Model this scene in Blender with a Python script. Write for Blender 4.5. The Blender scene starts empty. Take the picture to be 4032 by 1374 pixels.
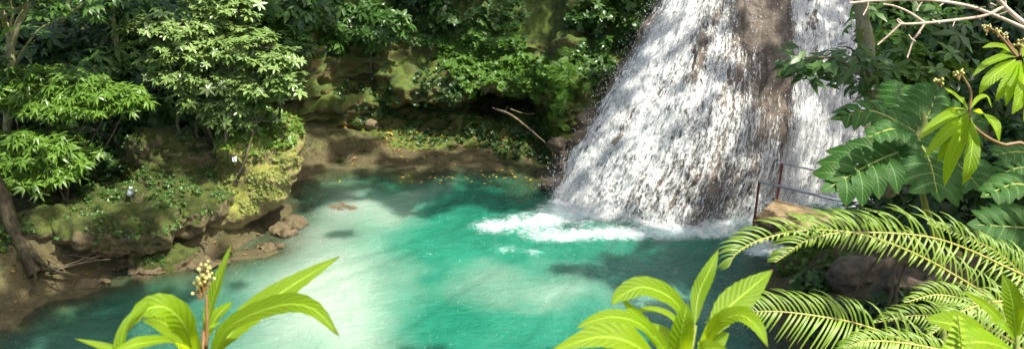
import bpy, math, random
import numpy as np
from mathutils import Vector

random.seed(7)
RNG = np.random.default_rng(11)
SC = bpy.context.scene
COL = SC.collection
R = math.radians

# ------------------------------------------------------------------ camera geometry
CAM_Z = 9.0
PITCH = R(22.0)
F = 3165.0
CP, SP = math.cos(PITCH), math.sin(PITCH)
CAM = np.array([0.0, 0.0, CAM_Z])
FWD = np.array([0.0, CP, -SP])
UP = np.array([0.0, SP, CP])
RIGHT = np.array([1.0, 0.0, 0.0])


def ray(px, py):
    return FWD + (px - 2016) / F * RIGHT + (687 - py) / F * UP


def at_depth(px, py, d):
    return CAM + d * ray(px, py)


def at_y(px, py, Y):
    r = ray(px, py)
    return CAM + r * (Y / r[1])


def at_z(px, py, z=0.0):
    r = ray(px, py)
    return CAM + r * ((z - CAM_Z) / r[2])


def unit(v):
    v = np.asarray(v, float)
    return v / (np.linalg.norm(v, axis=-1, keepdims=True) + 1e-12)


# ------------------------------------------------------------------ noise
def _h(ix, iy, iz, s):
    ix = ix.astype(np.int64); iy = iy.astype(np.int64); iz = iz.astype(np.int64)
    n = (ix * 374761393 + iy * 668265263 + iz * 2147483647 + s * 974711) & 0xFFFFFFFF
    n = ((n ^ (n >> 13)) * 1274126177) & 0xFFFFFFFF
    n = ((n ^ (n >> 16)) * 2246822519) & 0xFFFFFFFF
    return ((n ^ (n >> 15)) & 0xFFFFFF) / float(0xFFFFFF)


def vnoise(p, s=0):
    p = np.asarray(p, float)
    i = np.floor(p); f = p - i; u = f * f * (3 - 2 * f)
    x, y, z = i[..., 0], i[..., 1], i[..., 2]
    o = 0
    for dx in (0, 1):
        for dy in (0, 1):
            for dz in (0, 1):
                w = (u[..., 0] if dx else 1 - u[..., 0]) * (u[..., 1] if dy else 1 - u[..., 1]) * (u[..., 2] if dz else 1 - u[..., 2])
                o = o + w * _h(x + dx, y + dy, z + dz, s)
    return o * 2 - 1


def fbm(p, scale=1.0, octv=4, s=0, gain=0.5):
    p = np.asarray(p, float) * scale
    a, o = 1.0, 0
    for k in range(octv):
        o = o + a * vnoise(p, s + k * 17)
        a *= gain; p = p * 2.03 + 5.2
    return o


# ------------------------------------------------------------------ mesh helpers
class MB:
    """Collects vertices, faces, material slots and a per-vertex random value, then links them as one mesh object."""
    def __init__(self):
        self.v, self.f, self.m, self.r, self.n = [], [], [], [], 0
        self.la, self.lc = [], []

    def add(self, V, Fc, mat=0, rnd=None, along=None, across=None):
        V = np.asarray(V, float).reshape(-1, 3)
        Fc = np.asarray(Fc, int)
        self.v.append(V)
        self.f.append(Fc + self.n)
        self.m.append(np.full(len(Fc), mat, int))
        if rnd is None:
            rnd = 0.5
        self.r.append(np.broadcast_to(np.asarray(rnd, float), (len(V),)).copy())
        self.la.append(np.zeros(len(V)) if along is None else np.ravel(along))
        self.lc.append(np.ones(len(V)) if across is None else np.ravel(across))
        self.n += len(V)

    def build(self, name, mats, parent=None, smooth=True, attrs=None):
        V = np.concatenate(self.v)
        me = bpy.data.meshes.new(name)
        me.vertices.add(len(V))
        loops, starts, mi, k = [], [], [], 0
        for f, m in zip(self.f, self.m):
            if len(f) == 0:
                continue
            c = f.shape[1]
            loops.append(f.ravel())
            starts.append(k + np.arange(len(f)) * c)
            k += f.size
            mi.append(m)
        loops = np.concatenate(loops); starts = np.concatenate(starts); mi = np.concatenate(mi)
        me.loops.add(len(loops))
        me.polygons.add(len(starts))
        me.loops.foreach_set('vertex_index', loops.astype(np.int32))
        me.polygons.foreach_set('loop_start', starts.astype(np.int32))
        me.polygons.foreach_set('material_index', mi.astype(np.int32))
        me.polygons.foreach_set('use_smooth', np.full(len(starts), smooth, bool))
        o = bpy.data.objects.new(name, me)
        COL.objects.link(o)
        off = np.zeros(3)
        if parent is not None:
            o.parent = parent
            off = np.array(parent['_w']) if '_w' in parent else np.array(parent.location)
        me.vertices.foreach_set('co', (V - off).astype(np.float32).ravel())
        a = me.attributes.new('rnd', 'FLOAT', 'POINT')
        a.data.foreach_set('value', np.concatenate(self.r).astype(np.float32))
        attrs = dict(attrs or {})
        if any(x.any() for x in self.la):
            attrs['along'] = np.concatenate(self.la); attrs['across'] = np.concatenate(self.lc)
        for nm, val in attrs.items():
            a = me.attributes.new(nm, 'FLOAT', 'POINT')
            a.data.foreach_set('value', np.asarray(val, np.float32))
        for m in (mats if isinstance(mats, (list, tuple)) else [mats]):
            me.materials.append(m)
        me.update(calc_edges=True)
        me.validate()
        return o


def tag(o, label=None, cat=None, group=None, kind=None):
    if label: o['label'] = label
    if cat: o['category'] = cat
    if group: o['group'] = group
    if kind: o['kind'] = kind
    return o


def empty(name, loc, label, cat, group=None):
    o = bpy.data.objects.new(name, None)
    o.empty_display_size = 0.2
    COL.objects.link(o)
    o.location = [float(c) for c in loc]
    return tag(o, label, cat, group)


def catmull(P, n):
    P = np.asarray(P, float)
    if len(P) == 2:
        t = np.linspace(0, 1, n)[:, None]
        return P[0] * (1 - t) + P[1] * t
    Q = np.vstack([2 * P[0] - P[1], P, 2 * P[-1] - P[-2]])
    out = []
    for t in np.linspace(0, len(P) - 1 - 1e-9, n):
        i = int(t); u = t - i
        a, b, c, d = Q[i], Q[i + 1], Q[i + 2], Q[i + 3]
        out.append(0.5 * (2 * b + (c - a) * u + (2 * a - 5 * b + 4 * c - d) * u * u + (3 * b - a - 3 * c + d) * u ** 3))
    return np.array(out)


def tube(mb, P, r0, r1=None, k=6, n=None, mat=0, wob=0.0, rnd=0.5, cap=True):
    """A tapered tube along a smoothed polyline."""
    P = catmull(P, n or max(2, 4 * (len(P) - 1)))
    m = len(P)
    r = np.linspace(r0, r0 if r1 is None else r1, m)
    T = unit(np.gradient(P, axis=0))
    ref = np.array([0.3, 0.2, 0.93]) if abs(T[:, 2]).mean() < 0.8 else np.array([0.95, 0.3, 0.1])
    A = unit(np.cross(T, ref)); B = np.cross(T, A)
    th = np.linspace(0, 2 * np.pi, k, endpoint=False)
    ring = A[:, None] * np.cos(th)[None, :, None] + B[:, None] * np.sin(th)[None, :, None]
    rr = r[:, None] * np.ones((1, k))
    V = P[:, None] + ring * rr[..., None]
    if wob:
        nn = fbm(V.reshape(-1, 3), 3.0 / max(r0, .02) * 0.12, 3, 5).reshape(m, k)
        V = P[:, None] + ring * (rr * (1 + wob * nn))[..., None]
    V = V.reshape(-1, 3)
    i = np.arange(m - 1)[:, None] * k; j = np.arange(k)[None]
    a = i + j; b = i + (j + 1) % k
    Fq = np.stack([a, b, b + k, a + k], -1).reshape(-1, 4)
    mb.add(V, Fq, mat, rnd)
    if cap:
        for base, ctr in ((0, P[0]), ((m - 1) * k, P[-1])):
            idx = base + np.arange(k)
            mb.add(np.vstack([V[idx], ctr]), np.stack([np.arange(k), (np.arange(k) + 1) % k, np.full(k, k)], -1), mat, rnd)


def basis(Z, spin=None, X=None):
    """Rotation matrices whose third column is Z; x axis random in the plane, or near X."""
    Z = unit(Z); n = len(Z)
    if X is None:
        X = RNG.normal(size=(n, 3))
    X = X - (X * Z).sum(-1, keepdims=True) * Z
    X = unit(X)
    Y = np.cross(Z, X)
    return np.stack([X, Y, Z], -1)


def scatter(mb, tmpl, P, Rm, S, mat=0, rnd=None):
    V, Fc, lid = tmpl
    P = np.asarray(P, float); n = len(P)
    if n == 0:
        return
    S = np.broadcast_to(np.asarray(S, float), (n,))
    W = np.einsum('nij,kj->nki', Rm, V) * S[:, None, None] + P[:, None]
    m = len(V)
    Fa = (Fc[None] + (np.arange(n) * m)[:, None, None]).reshape(-1, Fc.shape[1])
    nl = lid.max() + 1
    if rnd is None:
        rnd = RNG.random(n)
    rr = 0.5 * rnd[:, None] + 0.5 * RNG.random((n, nl))
    mb.add(W.reshape(-1, 3), Fa, mat, rr[:, lid].ravel())


def leaf_tmpl(w=0.2, fold=0.06, droop=0.12, mid=0.45):
    """One leaf along +x: five vertices, four triangles."""
    V = np.array([[0, 0, 0], [mid, 0, -droop * .15], [1, 0, -droop], [mid, w, fold - droop * .2], [mid, -w, fold - droop * .2]])
    Fc = np.array([[0, 4, 1], [1, 4, 2], [0, 1, 3], [1, 2, 3]])
    return V, Fc, np.zeros(5, int)


def leaf_tmpl_round(w=0.28, fold=0.05, droop=0.15):
    V = np.array([[0, 0, 0], [.5, 0, -droop * .3], [1, 0, -droop], [.28, w * .85, fold], [.68, w * .8, fold - droop * .4], [.28, -w * .85, fold], [.68, -w * .8, fold - droop * .4]])
    Fc = np.array([[0, 5, 1], [5, 6, 1], [6, 2, 1], [0, 1, 3], [3, 1, 4], [4, 1, 2]])
    return V, Fc, np.zeros(7, int)


def whorl_tmpl(k=6, leaf=None, lift=0.25, seed=1, jitter=0.25):
    """k leaves radiating from a twig end, axis +z."""
    rg = np.random.default_rng(seed)
    leaf = leaf or leaf_tmpl()
    Vs, Fs, L = [], [], []
    for i in range(k):
        a = 2 * np.pi * (i + rg.uniform(-.3, .3)) / k
        el = lift + rg.uniform(-jitter, jitter)
        s = rg.uniform(.75, 1.1)
        V = leaf[0] * s
        ce, se = math.cos(el), math.sin(el)
        V = np.stack([V[:, 0] * ce - V[:, 2] * se, V[:, 1], V[:, 0] * se + V[:, 2] * ce], -1)
        ca, sa = math.cos(a), math.sin(a)
        V = np.stack([V[:, 0] * ca - V[:, 1] * sa, V[:, 0] * sa + V[:, 1] * ca, V[:, 2]], -1)
        Vs.append(V); Fs.append(leaf[1] + i * len(V)); L.append(np.full(len(V), i))
    return np.concatenate(Vs), np.concatenate(Fs), np.concatenate(L)


def pinna_tmpl(k=7, seed=3):
    """A small compound leaf: leaflets in pairs along +x."""
    leaf = leaf_tmpl(.22, .04, .1)
    Vs, Fs, L = [], [], []
    q = 0
    for i in range(k):
        x = (i + .6) / k
        for s in (-1, 1):
            V = leaf[0] * (.34 * math.sin(math.pi * min(.95, .25 + .7 * x)))
            a = s * 1.05 * (1 - .3 * x)
            V = np.stack([V[:, 0] * math.cos(a) - V[:, 1] * math.sin(a) + x, V[:, 0] * math.sin(a) + V[:, 1] * math.cos(a), V[:, 2] - .25 * x * x], -1)
            Vs.append(V); Fs.append(leaf[1] + q * len(V)); L.append(np.full(len(V), q)); q += 1
    return np.concatenate(Vs), np.concatenate(Fs), np.concatenate(L)


def grid_faces(nu, nv):
    i = np.arange(nu - 1)[:, None] * nv; j = np.arange(nv - 1)[None]
    a = i + j
    return np.stack([a, a + nv, a + nv + 1, a + 1], -1).reshape(-1, 4)


# ------------------------------------------------------------------ material helpers
class NT:
    def __init__(self, name):
        self.mat = bpy.data.materials.new(name)
        self.mat.use_nodes = True
        self.t = self.mat.node_tree
        self.t.nodes.clear()
        self.out = self.n('ShaderNodeOutputMaterial')

    def n(self, typ, **kw):
        nd = self.t.nodes.new(typ)
        for k, v in kw.items():
            if k.startswith('_'):
                setattr(nd, k[1:], v)
        return nd

    def link(self, a, b):
        self.t.links.new(a, b)

    def set(self, sock, v):
        if hasattr(v, 'is_output'):
            self.link(v, sock)
        else:
            sock.default_value = v

    def attr(self, name):
        nd = self.n('ShaderNodeAttribute'); nd.attribute_name = name
        return nd.outputs['Fac']

    def pos(self):
        return self.n('ShaderNodeNewGeometry').outputs['Position']

    def nz(self):
        s = self.n('ShaderNodeSeparateXYZ'); self.link(self.n('ShaderNodeNewGeometry').outputs['Normal'], s.inputs[0])
        return s.outputs[2]

    def noise(self, scale, detail=4, rough=0.55, vec=None, dist=0.0):
        nd = self.n('ShaderNodeTexNoise')
        nd.inputs['Scale'].default_value = scale
        nd.inputs['Detail'].default_value = detail
        nd.inputs['Roughness'].default_value = rough
        nd.inputs['Distortion'].default_value = dist
        self.link(vec if vec is not None else self.pos(), nd.inputs['Vector'])
        return nd.outputs['Fac']

    def scalev(self, vec, s):
        nd = self.n('ShaderNodeMapping'); nd.inputs['Scale'].default_value = s
        self.link(vec, nd.inputs['Vector'])
        return nd.outputs[0]

    def ramp(self, fac, stops):
        nd = self.n('ShaderNodeValToRGB')
        e = nd.color_ramp.elements
        while len(e) < len(stops):
            e.new(0.5)
        for el, (p, c) in zip(e, stops):
            el.position = p
            el.color = (c, c, c, 1) if isinstance(c, (int, float)) else (*c, 1)
        self.link(fac, nd.inputs[0])
        return nd.outputs[0]

    def mix(self, fac, a, b):
        nd = self.n('ShaderNodeMix'); nd.data_type = 'RGBA'
        self.set(nd.inputs[0], fac)
        for s, v in ((nd.inputs[6], a), (nd.inputs[7], b)):
            self.set(s, v if hasattr(v, 'is_output') else (*v, 1))
        return nd.outputs[2]

    def math(self, op, a, b=0.0, clamp=False):
        nd = self.n('ShaderNodeMath'); nd.operation = op; nd.use_clamp = clamp
        self.set(nd.inputs[0], a); self.set(nd.inputs[1], b)
        return nd.outputs[0]

    def smooth(self, x, lo, hi):
        nd = self.n('ShaderNodeMapRange'); nd.interpolation_type = 'SMOOTHSTEP'
        self.set(nd.inputs[0], x)
        self.set(nd.inputs[1], lo); self.set(nd.inputs[2], hi)
        return nd.outputs[0]

    def bump(self, h, strength=0.5, dist=0.05, normal=None):
        nd = self.n('ShaderNodeBump')
        nd.inputs['Strength'].default_value = strength
        nd.inputs['Distance'].default_value = dist
        self.link(h, nd.inputs['Height'])
        if normal is not None:
            self.link(normal, nd.inputs['Normal'])
        return nd.outputs[0]

    def bsdf(self, color, rough=0.7, spec=0.4, normal=None, **kw):
        b = self.n('ShaderNodeBsdfPrincipled')
        self.set(b.inputs['Base Color'], color if hasattr(color, 'is_output') else (*color, 1))
        self.set(b.inputs['Roughness'], rough)
        self.set(b.inputs['Specular IOR Level'], spec)
        if normal is not None:
            self.link(normal, b.inputs['Normal'])
        for k, v in kw.items():
            self.set(b.inputs[k.replace('_', ' ')], v)
        return b.outputs[0]

    def shader_mix(self, fac, a, b):
        m = self.n('ShaderNodeMixShader')
        self.set(m.inputs[0], fac); self.link(a, m.inputs[1]); self.link(b, m.inputs[2])
        return m.outputs[0]

    def done(self, sh):
        self.link(sh, self.out.inputs[0])
        return self.mat


def leaf_mat(name, ca, cb, rough=0.42, spec=0.5, trans=0.35, ct=None, blemish=0.0, veins=0):
    """Leaf: hue varies from leaf to leaf, light shines through."""
    t = NT(name)
    c = t.mix(t.attr('rnd'), ca, cb)
    pn = t.noise(6.0, 3)
    c = t.mix(t.math('MULTIPLY', pn, 0.35), c, tuple(x * .55 for x in ca))
    if blemish:
        c = t.mix(t.smooth(t.noise(55, 2), .66 - blemish, .72), c, (.10, .075, .02))
    nb = None
    if veins:
        ac = t.math('ABSOLUTE', t.attr('across'))
        w = t.math('SINE', t.math('MULTIPLY', t.math('SUBTRACT', t.math('MULTIPLY', t.attr('along'), veins), t.math('MULTIPLY', ac, 2.2)), 6.2832))
        side = t.smooth(w, .72, .98)
        rib = t.smooth(ac, .10, .03)
        c = t.mix(t.math('MULTIPLY', side, .16), c, tuple(min(1, x * 1.5 + .02) for x in cb))
        c = t.mix(t.math('MULTIPLY', rib, .8), c, tuple(min(1, x * 1.7 + .05) for x in cb))
        c = t.mix(t.math('MULTIPLY', t.smooth(t.noise(90, 3, .6), .6, .75), .25), c, (.16, .14, .02))
        c = t.mix(t.math('MULTIPLY', t.smooth(t.math('ADD', t.attr('along'), t.math('MULTIPLY', t.noise(25, 2), .12)), 1.0, 1.06), .8), c, (.12, .07, .02))
        c = t.mix(t.smooth(t.noise(38, 2, .4), .74, .77), c, (.13, .09, .02))
        nb = t.bump(t.math('ADD', t.math('ADD', w, t.math('MULTIPLY', t.noise(240, 3), 1.5)), t.math('MULTIPLY', rib, -2.0)), .35, .002)
    b = t.bsdf(c, rough, spec, nb)
    tr = t.n('ShaderNodeBsdfTranslucent')
    ct = ct or tuple(min(1, x * 1.6) for x in cb)
    t.link(t.mix(t.attr('rnd'), tuple(x * .7 for x in ct), ct), tr.inputs[0])
    return t.done(t.shader_mix(trans, b, tr.outputs[0]))


def rock_mat(name, rock_a, rock_b, moss_a, moss_b, moss=0.5, rough=0.85, moss_n=0.35, bump=.7, stain=None, wet=0.0, low_wet=False):
    t = NT(name)
    n1 = t.noise(1.3, 6, .6); n2 = t.noise(7, 5, .65); n3 = t.noise(38, 4, .6)
    rock = t.mix(t.smooth(n1, .3, .7), rock_a, rock_b)
    rock = t.mix(t.smooth(n2, .5, .75), rock, tuple(x * .45 for x in rock_a))
    if stain:
        rock = t.mix(t.smooth(t.noise(1.9, 3), .58, .7), rock, stain)
    mc = t.mix(t.smooth(n3, .3, .7), moss_a, moss_b)
    mc = t.mix(t.smooth(t.noise(3.3, 3), .35, .7), mc, tuple(x * .6 for x in moss_a))
    f = t.math('ADD', t.math('MULTIPLY', t.nz(), moss_n), t.math('ADD', t.math('MULTIPLY', n2, .8), t.math('MULTIPLY', n1, .7)))
    f = t.smooth(f, 1.05 - moss * .6, 1.3 - moss * .6)
    c = t.mix(f, rock, mc)
    if low_wet:
        zz = t.n('ShaderNodeSeparateXYZ'); t.link(t.pos(), zz.inputs[0])
        wf = t.smooth(t.math('ADD', zz.outputs[2], t.math('MULTIPLY', t.math('SUBTRACT', n2, .5), .5)), .55, .12)
        wf = t.math('MULTIPLY', wf, t.smooth(zz.outputs[2], -.16, .0))
        c = t.mix(t.math('MULTIPLY', wf, .58), c, t.mix(n3, (.06, .048, .022), (.125, .098, .05)))
        c = t.mix(t.math('MULTIPLY', t.smooth(t.noise(17, 4, .7), .5, .68), .6), c, (.045, .035, .015))
    nb = t.bump(t.math('ADD', t.math('MULTIPLY', n2, .6), n3), bump, .05)
    ro = t.math('SUBTRACT', rough, t.math('MULTIPLY', t.smooth(t.noise(2.2, 3), .45, .6), wet))
    return t.done(t.bsdf(c, ro, .4, nb))


def bark_mat(name, a, b, moss=None):
    t = NT(name)
    n = t.noise(14, 5, .7, t.scalev(t.pos(), (1, 1, .35)))
    n2 = t.noise(5, 3)
    c = t.mix(t.smooth(n, .35, .65), a, b)
    if moss:
        c = t.mix(t.smooth(n2, .5, .62), c, moss)
    return t.done(t.bsdf(c, .85, .25, t.bump(n, .6, .02)))


def plain_mat(name, a, b, rough=.6, scale=20, spec=.4, metal=0.0, bump=0.0):
    t = NT(name)
    n = t.noise(scale, 4)
    c = t.mix(t.smooth(n, .35, .65), a, b)
    return t.done(t.bsdf(c, rough, spec, t.bump(n, bump, .01) if bump else None, Metallic=metal))


M = {}
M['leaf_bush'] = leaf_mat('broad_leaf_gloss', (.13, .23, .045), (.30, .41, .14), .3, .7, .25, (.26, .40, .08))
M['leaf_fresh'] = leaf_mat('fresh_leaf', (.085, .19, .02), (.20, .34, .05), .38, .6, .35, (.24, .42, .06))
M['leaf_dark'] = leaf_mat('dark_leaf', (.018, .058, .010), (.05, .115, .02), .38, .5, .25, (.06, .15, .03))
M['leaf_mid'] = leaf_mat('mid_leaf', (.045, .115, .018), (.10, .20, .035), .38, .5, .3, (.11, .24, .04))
M['leaf_lance'] = leaf_mat('lance_leaf', (.15, .28, .008), (.24, .38, .012), .5, .28, .58, (.58, .80, .012), 0, 13)
M['leaf_lobed'] = leaf_mat('lobed_leaf', (.022, .085, .010), (.045, .13, .018), .55, .22, .3, (.12, .34, .03), .03, 8)
M['leaf_fern'] = leaf_mat('fern_leaflet', (.15, .27, .02), (.29, .42, .055), .45, .4, .4, (.42, .62, .05))
M['leaf_cover'] = leaf_mat('ground_cover_leaf', (.06, .15, .015), (.13, .26, .03), .5, .4, .35, (.16, .32, .04))
M['leaf_mossy'] = leaf_mat('rock_plant_leaf', (.09, .15, .02), (.37, .38, .12), .6, .3, .3, (.35, .4, .06))
M['leaf_dead'] = leaf_mat('dead_leaf', (.10, .05, .02), (.30, .2, .07), .7, .3, .15, (.3, .2, .06))
M['leaf_yellow'] = leaf_mat('yellow_leaf', (.45, .24, .01), (.6, .42, .05), .6, .3, .2, (.5, .35, .04))
M['twig'] = bark_mat('twig_bark', (.10, .075, .045), (.2, .16, .10))
M['trunk_moss'] = bark_mat('mossy_bark', (.06, .05, .03), (.17, .14, .09), (.07, .08, .02))
M['trunk_pale'] = bark_mat('pale_bark', (.22, .21, .11), (.38, .36, .2), (.17, .2, .04))
M['twig_pale'] = bark_mat('pale_twig', (.36, .27, .19), (.58, .48, .37))
M['stem_green'] = plain_mat('green_stem', (.2, .26, .05), (.28, .3, .07), .5, 30)
M['stem_brown'] = plain_mat('brown_stem', (.15, .085, .03), (.2, .12, .045), .5, 30)
M['rachis'] = plain_mat('fern_rachis', (.26, .24, .06), (.36, .32, .09), .5, 30)
M['bud'] = plain_mat('flower_bud', (.30, .33, .05), (.55, .5, .2), .6, 60)
M['moss_rock'] = rock_mat('yellow_moss_rock', (.24, .19, .10), (.36, .29, .13), (.15, .17, .025), (.33, .33, .075), .62, .9, .3, .9)
M['bank_rock'] = rock_mat('bank_moss_rock', (.16, .125, .065), (.26, .2, .11), (.042, .06, .009), (.10, .125, .018), .66, .9, .4, 1.0)
M['ground'] = rock_mat('earth_and_moss', (.088, .074, .03), (.18, .145, .068), (.04, .055, .010), (.085, .10, .018), .56, .9, .1, .9, None, .1, True)
M['cliff'] = rock_mat('tufa_cliff', (.095, .095, .03), (.20, .165, .055), (.065, .11, .014), (.13, .17, .022), .6, .85, .35, .9, (.24, .12, .045), .25)
M['wet_shade_rock'] = rock_mat('wet_shade_brown_rock', (.09, .07, .045), (.19, .145, .09), (.07, .075, .02), (.11, .10, .03), .15, .75, .2, .9, None, .45)  # wet rock by the fall; also paints shade into the right-bank boulders
M['tan_rock'] = rock_mat('tan_rock', (.13, .10, .05), (.24, .185, .10), (.08, .09, .02), (.12, .12, .03), .1, .85, .2, .8, None, .1, True)
M['travertine'] = rock_mat('travertine', (.09, .07, .05), (.20, .16, .12), (.08, .07, .035), (.15, .13, .07), .05, .6, .1, 1.0, None, .35)
M['concrete'] = plain_mat('stained_concrete', (.11, .08, .04), (.30, .22, .12), .85, 2.6, .3, 0, .3)
M['rust'] = plain_mat('red_rusty_paint', (.16, .045, .03), (.27, .085, .055), .7, 25, .4)
M['pipe'] = plain_mat('grey_pipe', (.30, .31, .33), (.42, .43, .45), .4, 12, .5, .6)
M['trunk_dark'] = bark_mat('dark_mossy_bark', (.035, .028, .016), (.085, .07, .04), (.04, .05, .012))
M['litter'] = plain_mat('white_plastic', (.7, .72, .78), (.8, .82, .86), .5, 9)
# ------------------------------------------------------------------ pool outline
def W0(px, py):
    p = at_z(px, py, 0.0)
    return [p[0], p[1]]


POOL = np.array([[5.9, 11.6], [2, 11.0], [-4, 10.6], [-9, 10.4], [-16, 10.6], [-22, 10.4], [-24, 12.2], [-16, 13.4]] +
    [W0(*q) for q in ((0, 1290), (150, 1205), (300, 1160), (600, 1095), (870, 1050), (1060, 985), (1150, 905), (1170, 800), (1165, 715),
                      (1240, 700), (1400, 668), (1600, 652), (1900, 656), (2080, 676), (2190, 735), (2260, 770), (2420, 800), (2620, 815),
                      (2850, 790), (3050, 770), (3250, 735), (3440, 735), (3470, 820), (3270, 905), (3110, 985), (3010, 1085), (3060, 1200), (3100, 1374))])


def pool_sd(x, y):
    """Signed distance to the pool outline, positive on land."""
    x = np.asarray(x, float); y = np.asarray(y, float)
    best = np.full(x.shape, 1e9); ins = np.zeros(x.shape, bool)
    for a, b in zip(POOL, np.roll(POOL, -1, 0)):
        ex, ey = b - a
        t = np.clip(((x - a[0]) * ex + (y - a[1]) * ey) / (ex * ex + ey * ey), 0, 1)
        best = np.minimum(best, np.hypot(x - a[0] - t * ex, y - a[1] - t * ey))
        c = (a[1] > y) != (b[1] > y)
        with np.errstate(divide='ignore', invalid='ignore'):
            ins ^= c & (x < ex * (y - a[1]) / (ey if ey else 1e-9) + a[0])
    return np.where(ins, -best, best)


def sstep(x, a, b):
    t = np.clip((x - a) / (b - a), 0, 1)
    return t * t * (3 - 2 * t)


def ground_z(x, y, detail=True):
    x = np.asarray(x, float); y = np.asarray(y, float)
    sd = pool_sd(x, y)
    p = np.stack([x, y, np.zeros_like(x)], -1)
    sdn = sd + np.where(sd > 0, 1, .4) * 0.35 * fbm(p, .55, 3, 3) * sstep(np.abs(sd), 0, .8)
    L = np.interp(sdn, [0, .45, .75, 1.1, 1.9, 3.5, 4.6, 8, 14, 30], [0, .06, .18, 1.0, 1.3, 1.55, 2.6, 4.8, 8.5, 16])
    B = np.interp(sdn, [0, .7, 1.5, 2.6, 4, 6, 8, 12, 24], [0, .07, .13, .12, .4, 2.4, 5.0, 8.8, 16])
    Rr = np.interp(sdn, [0, .5, 1.2, 2.5, 5, 9, 14, 30], [0, .3, .9, 1.7, 3.3, 6.0, 9.5, 18])
    N = np.interp(sdn, [0, 1, 4, 11, 20, 40], [0, .5, 2.4, 7.35, 9, 12])
    ang = np.degrees(np.arctan2(y - 17.5, x + 1.5))          # direction from the middle of the pool
    wl = sstep(np.abs(((ang - 170 + 180) % 360) - 180), 62, 40)
    wb = sstep(np.abs(((ang - 78 + 180) % 360) - 180), 62, 38)
    wr = sstep(np.abs(((ang + 15 + 180) % 360) - 180), 60, 35)
    wn = sstep(np.abs(((ang + 90 + 180) % 360) - 180), 65, 40)
    ws = wl + wb + wr + wn + 1e-6
    out = (L * wl + B * wb + Rr * wr + N * wn) / ws
    inside = np.interp(-sd, [0, .4, 1.5, 3, 5], [0, -.10, -.55, -1.5, -2.2])
    # wide shallow shelf along the back shore and the left point
    back = sstep(y, 21.2, 22.6)
    inside = inside * (1 - .65 * back * sstep(-sd, 2.0, .8))
    z = np.where(sd > 0, out, inside)
    z = np.where(z > 0, z * (1 - .92 * np.exp(-((x + 6.3) / 1.0) ** 2 - ((y - 18.75) / .9) ** 2)), z)
    if detail:
        z = z + (.16 * fbm(p, .9, 4, 9) + .05 * fbm(p, 4.0, 3, 21)) * sstep(sd, -.3, 1.0) + .06 * fbm(p, 1.4, 3, 30) * sstep(sd, .8, -.2)
    return z


# ------------------------------------------------------------------ the ground, one sheet
def axis(lo, hi, a, b, fine, coarse):
    return np.unique(np.concatenate([np.arange(lo, a, coarse), np.arange(a, b, fine), np.arange(b, hi + .01, coarse)]).round(4))


gx = axis(-60, 60, -14, 14, .11, 1.2)
gy = axis(-25, 75, 10.5, 25.5, .11, 1.2)
GX, GY = np.meshgrid(gx, gy, indexing='ij')
GZ = ground_z(GX, GY)
mb = MB(); mb.add(np.stack([GX, GY, GZ], -1).reshape(-1, 3), grid_faces(len(gx), len(gy)))
ground = tag(mb.build('ground', M['ground']), kind='structure')

# ------------------------------------------------------------------ pool water
FALL_FOOT = np.array([W0(*q) for q in ((2230, 800), (2330, 838), (2420, 862), (2540, 884), (2660, 890), (2780, 888), (2900, 884), (2960, 878))])


def seg_dist(x, y, P):
    best = np.full(np.shape(x), 1e9)
    for a, b in zip(P[:-1], P[1:]):
        e = b - a
        t = np.clip(((x - a[0]) * e[0] + (y - a[1]) * e[1]) / (e @ e), 0, 1)
        best = np.minimum(best, np.hypot(x - a[0] - t * e[0], y - a[1] - t * e[1]))
    return best


def blob(x, y, px, py, rx, ry, rot=0.0):
    """Soft ellipse lying on the water, centred where (px, py) sees it; radii in metres."""
    c = W0(px, py)
    dx, dy = x - c[0], y - c[1]
    ca, sa = math.cos(rot), math.sin(rot)
    u, v = (dx * ca + dy * sa) / rx, (-dx * sa + dy * ca) / ry
    return np.exp(-(u * u + v * v) * 1.2)


wx = axis(-40, 14, -13.5, 10.5, .09, .8)
wy = axis(9.5, 26, 11, 24.6, .09, .8)
WX, WY = np.meshgrid(wx, wy, indexing='ij')
wp = np.stack([WX, WY, np.zeros_like(WX)], -1)
sdw = pool_sd(WX, WY)
shelf = sstep(WY, 20.0, 21.4)
depth = np.clip(-ground_z(WX, WY), 0, 3)
depth = depth * (1 - shelf) + np.minimum(depth, np.clip(np.interp(-sdw, [0, .6, 1.2, 2.0, 3.0], [0, .05, .18, .6, 2]) + .12 * fbm(np.stack([WX, WY, 0 * WX], -1), .7, 3, 39) * sstep(-sdw, 0, 1), 0, 3)) * shelf
dfoot = seg_dist(WX, WY, FALL_FOOT)
foam = 1.0 * np.exp(-dfoot / .50)
for q in ((2240, 840, 1.0, 1.0, 0), (2080, 880, 1.1, .85, 0), (1920, 895, .8, .6, 0), (2180, 940, .8, .4, 0), (2380, 930, 1.1, .42, 0), (2620, 930, 1.3, .4, 0), (2850, 920, .9, .35, 0),
          (1990, 985, .5, .3, 0), (2110, 1000, .35, .2, 0)):
    foam = foam + .62 * blob(WX, WY, *q)
foam2 = blob(WX, WY, 3060, 985, .75, .6) * 1.15 + blob(WX, WY, 2960, 1000, .5, .4) * .5 + blob(WX, WY, 3040, 930, .5, .5) * .8 + blob(WX, WY, 3330, 790, 1.6, .9) * 1.3
foam = np.maximum(foam, foam2)
foam = np.clip(foam, 0, .98)
BX, BY = WX, WY
WX = BX + .55 * fbm(wp, .5, 4, 41); WY = BY + .55 * fbm(wp + 9, .5, 4, 42)
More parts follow.
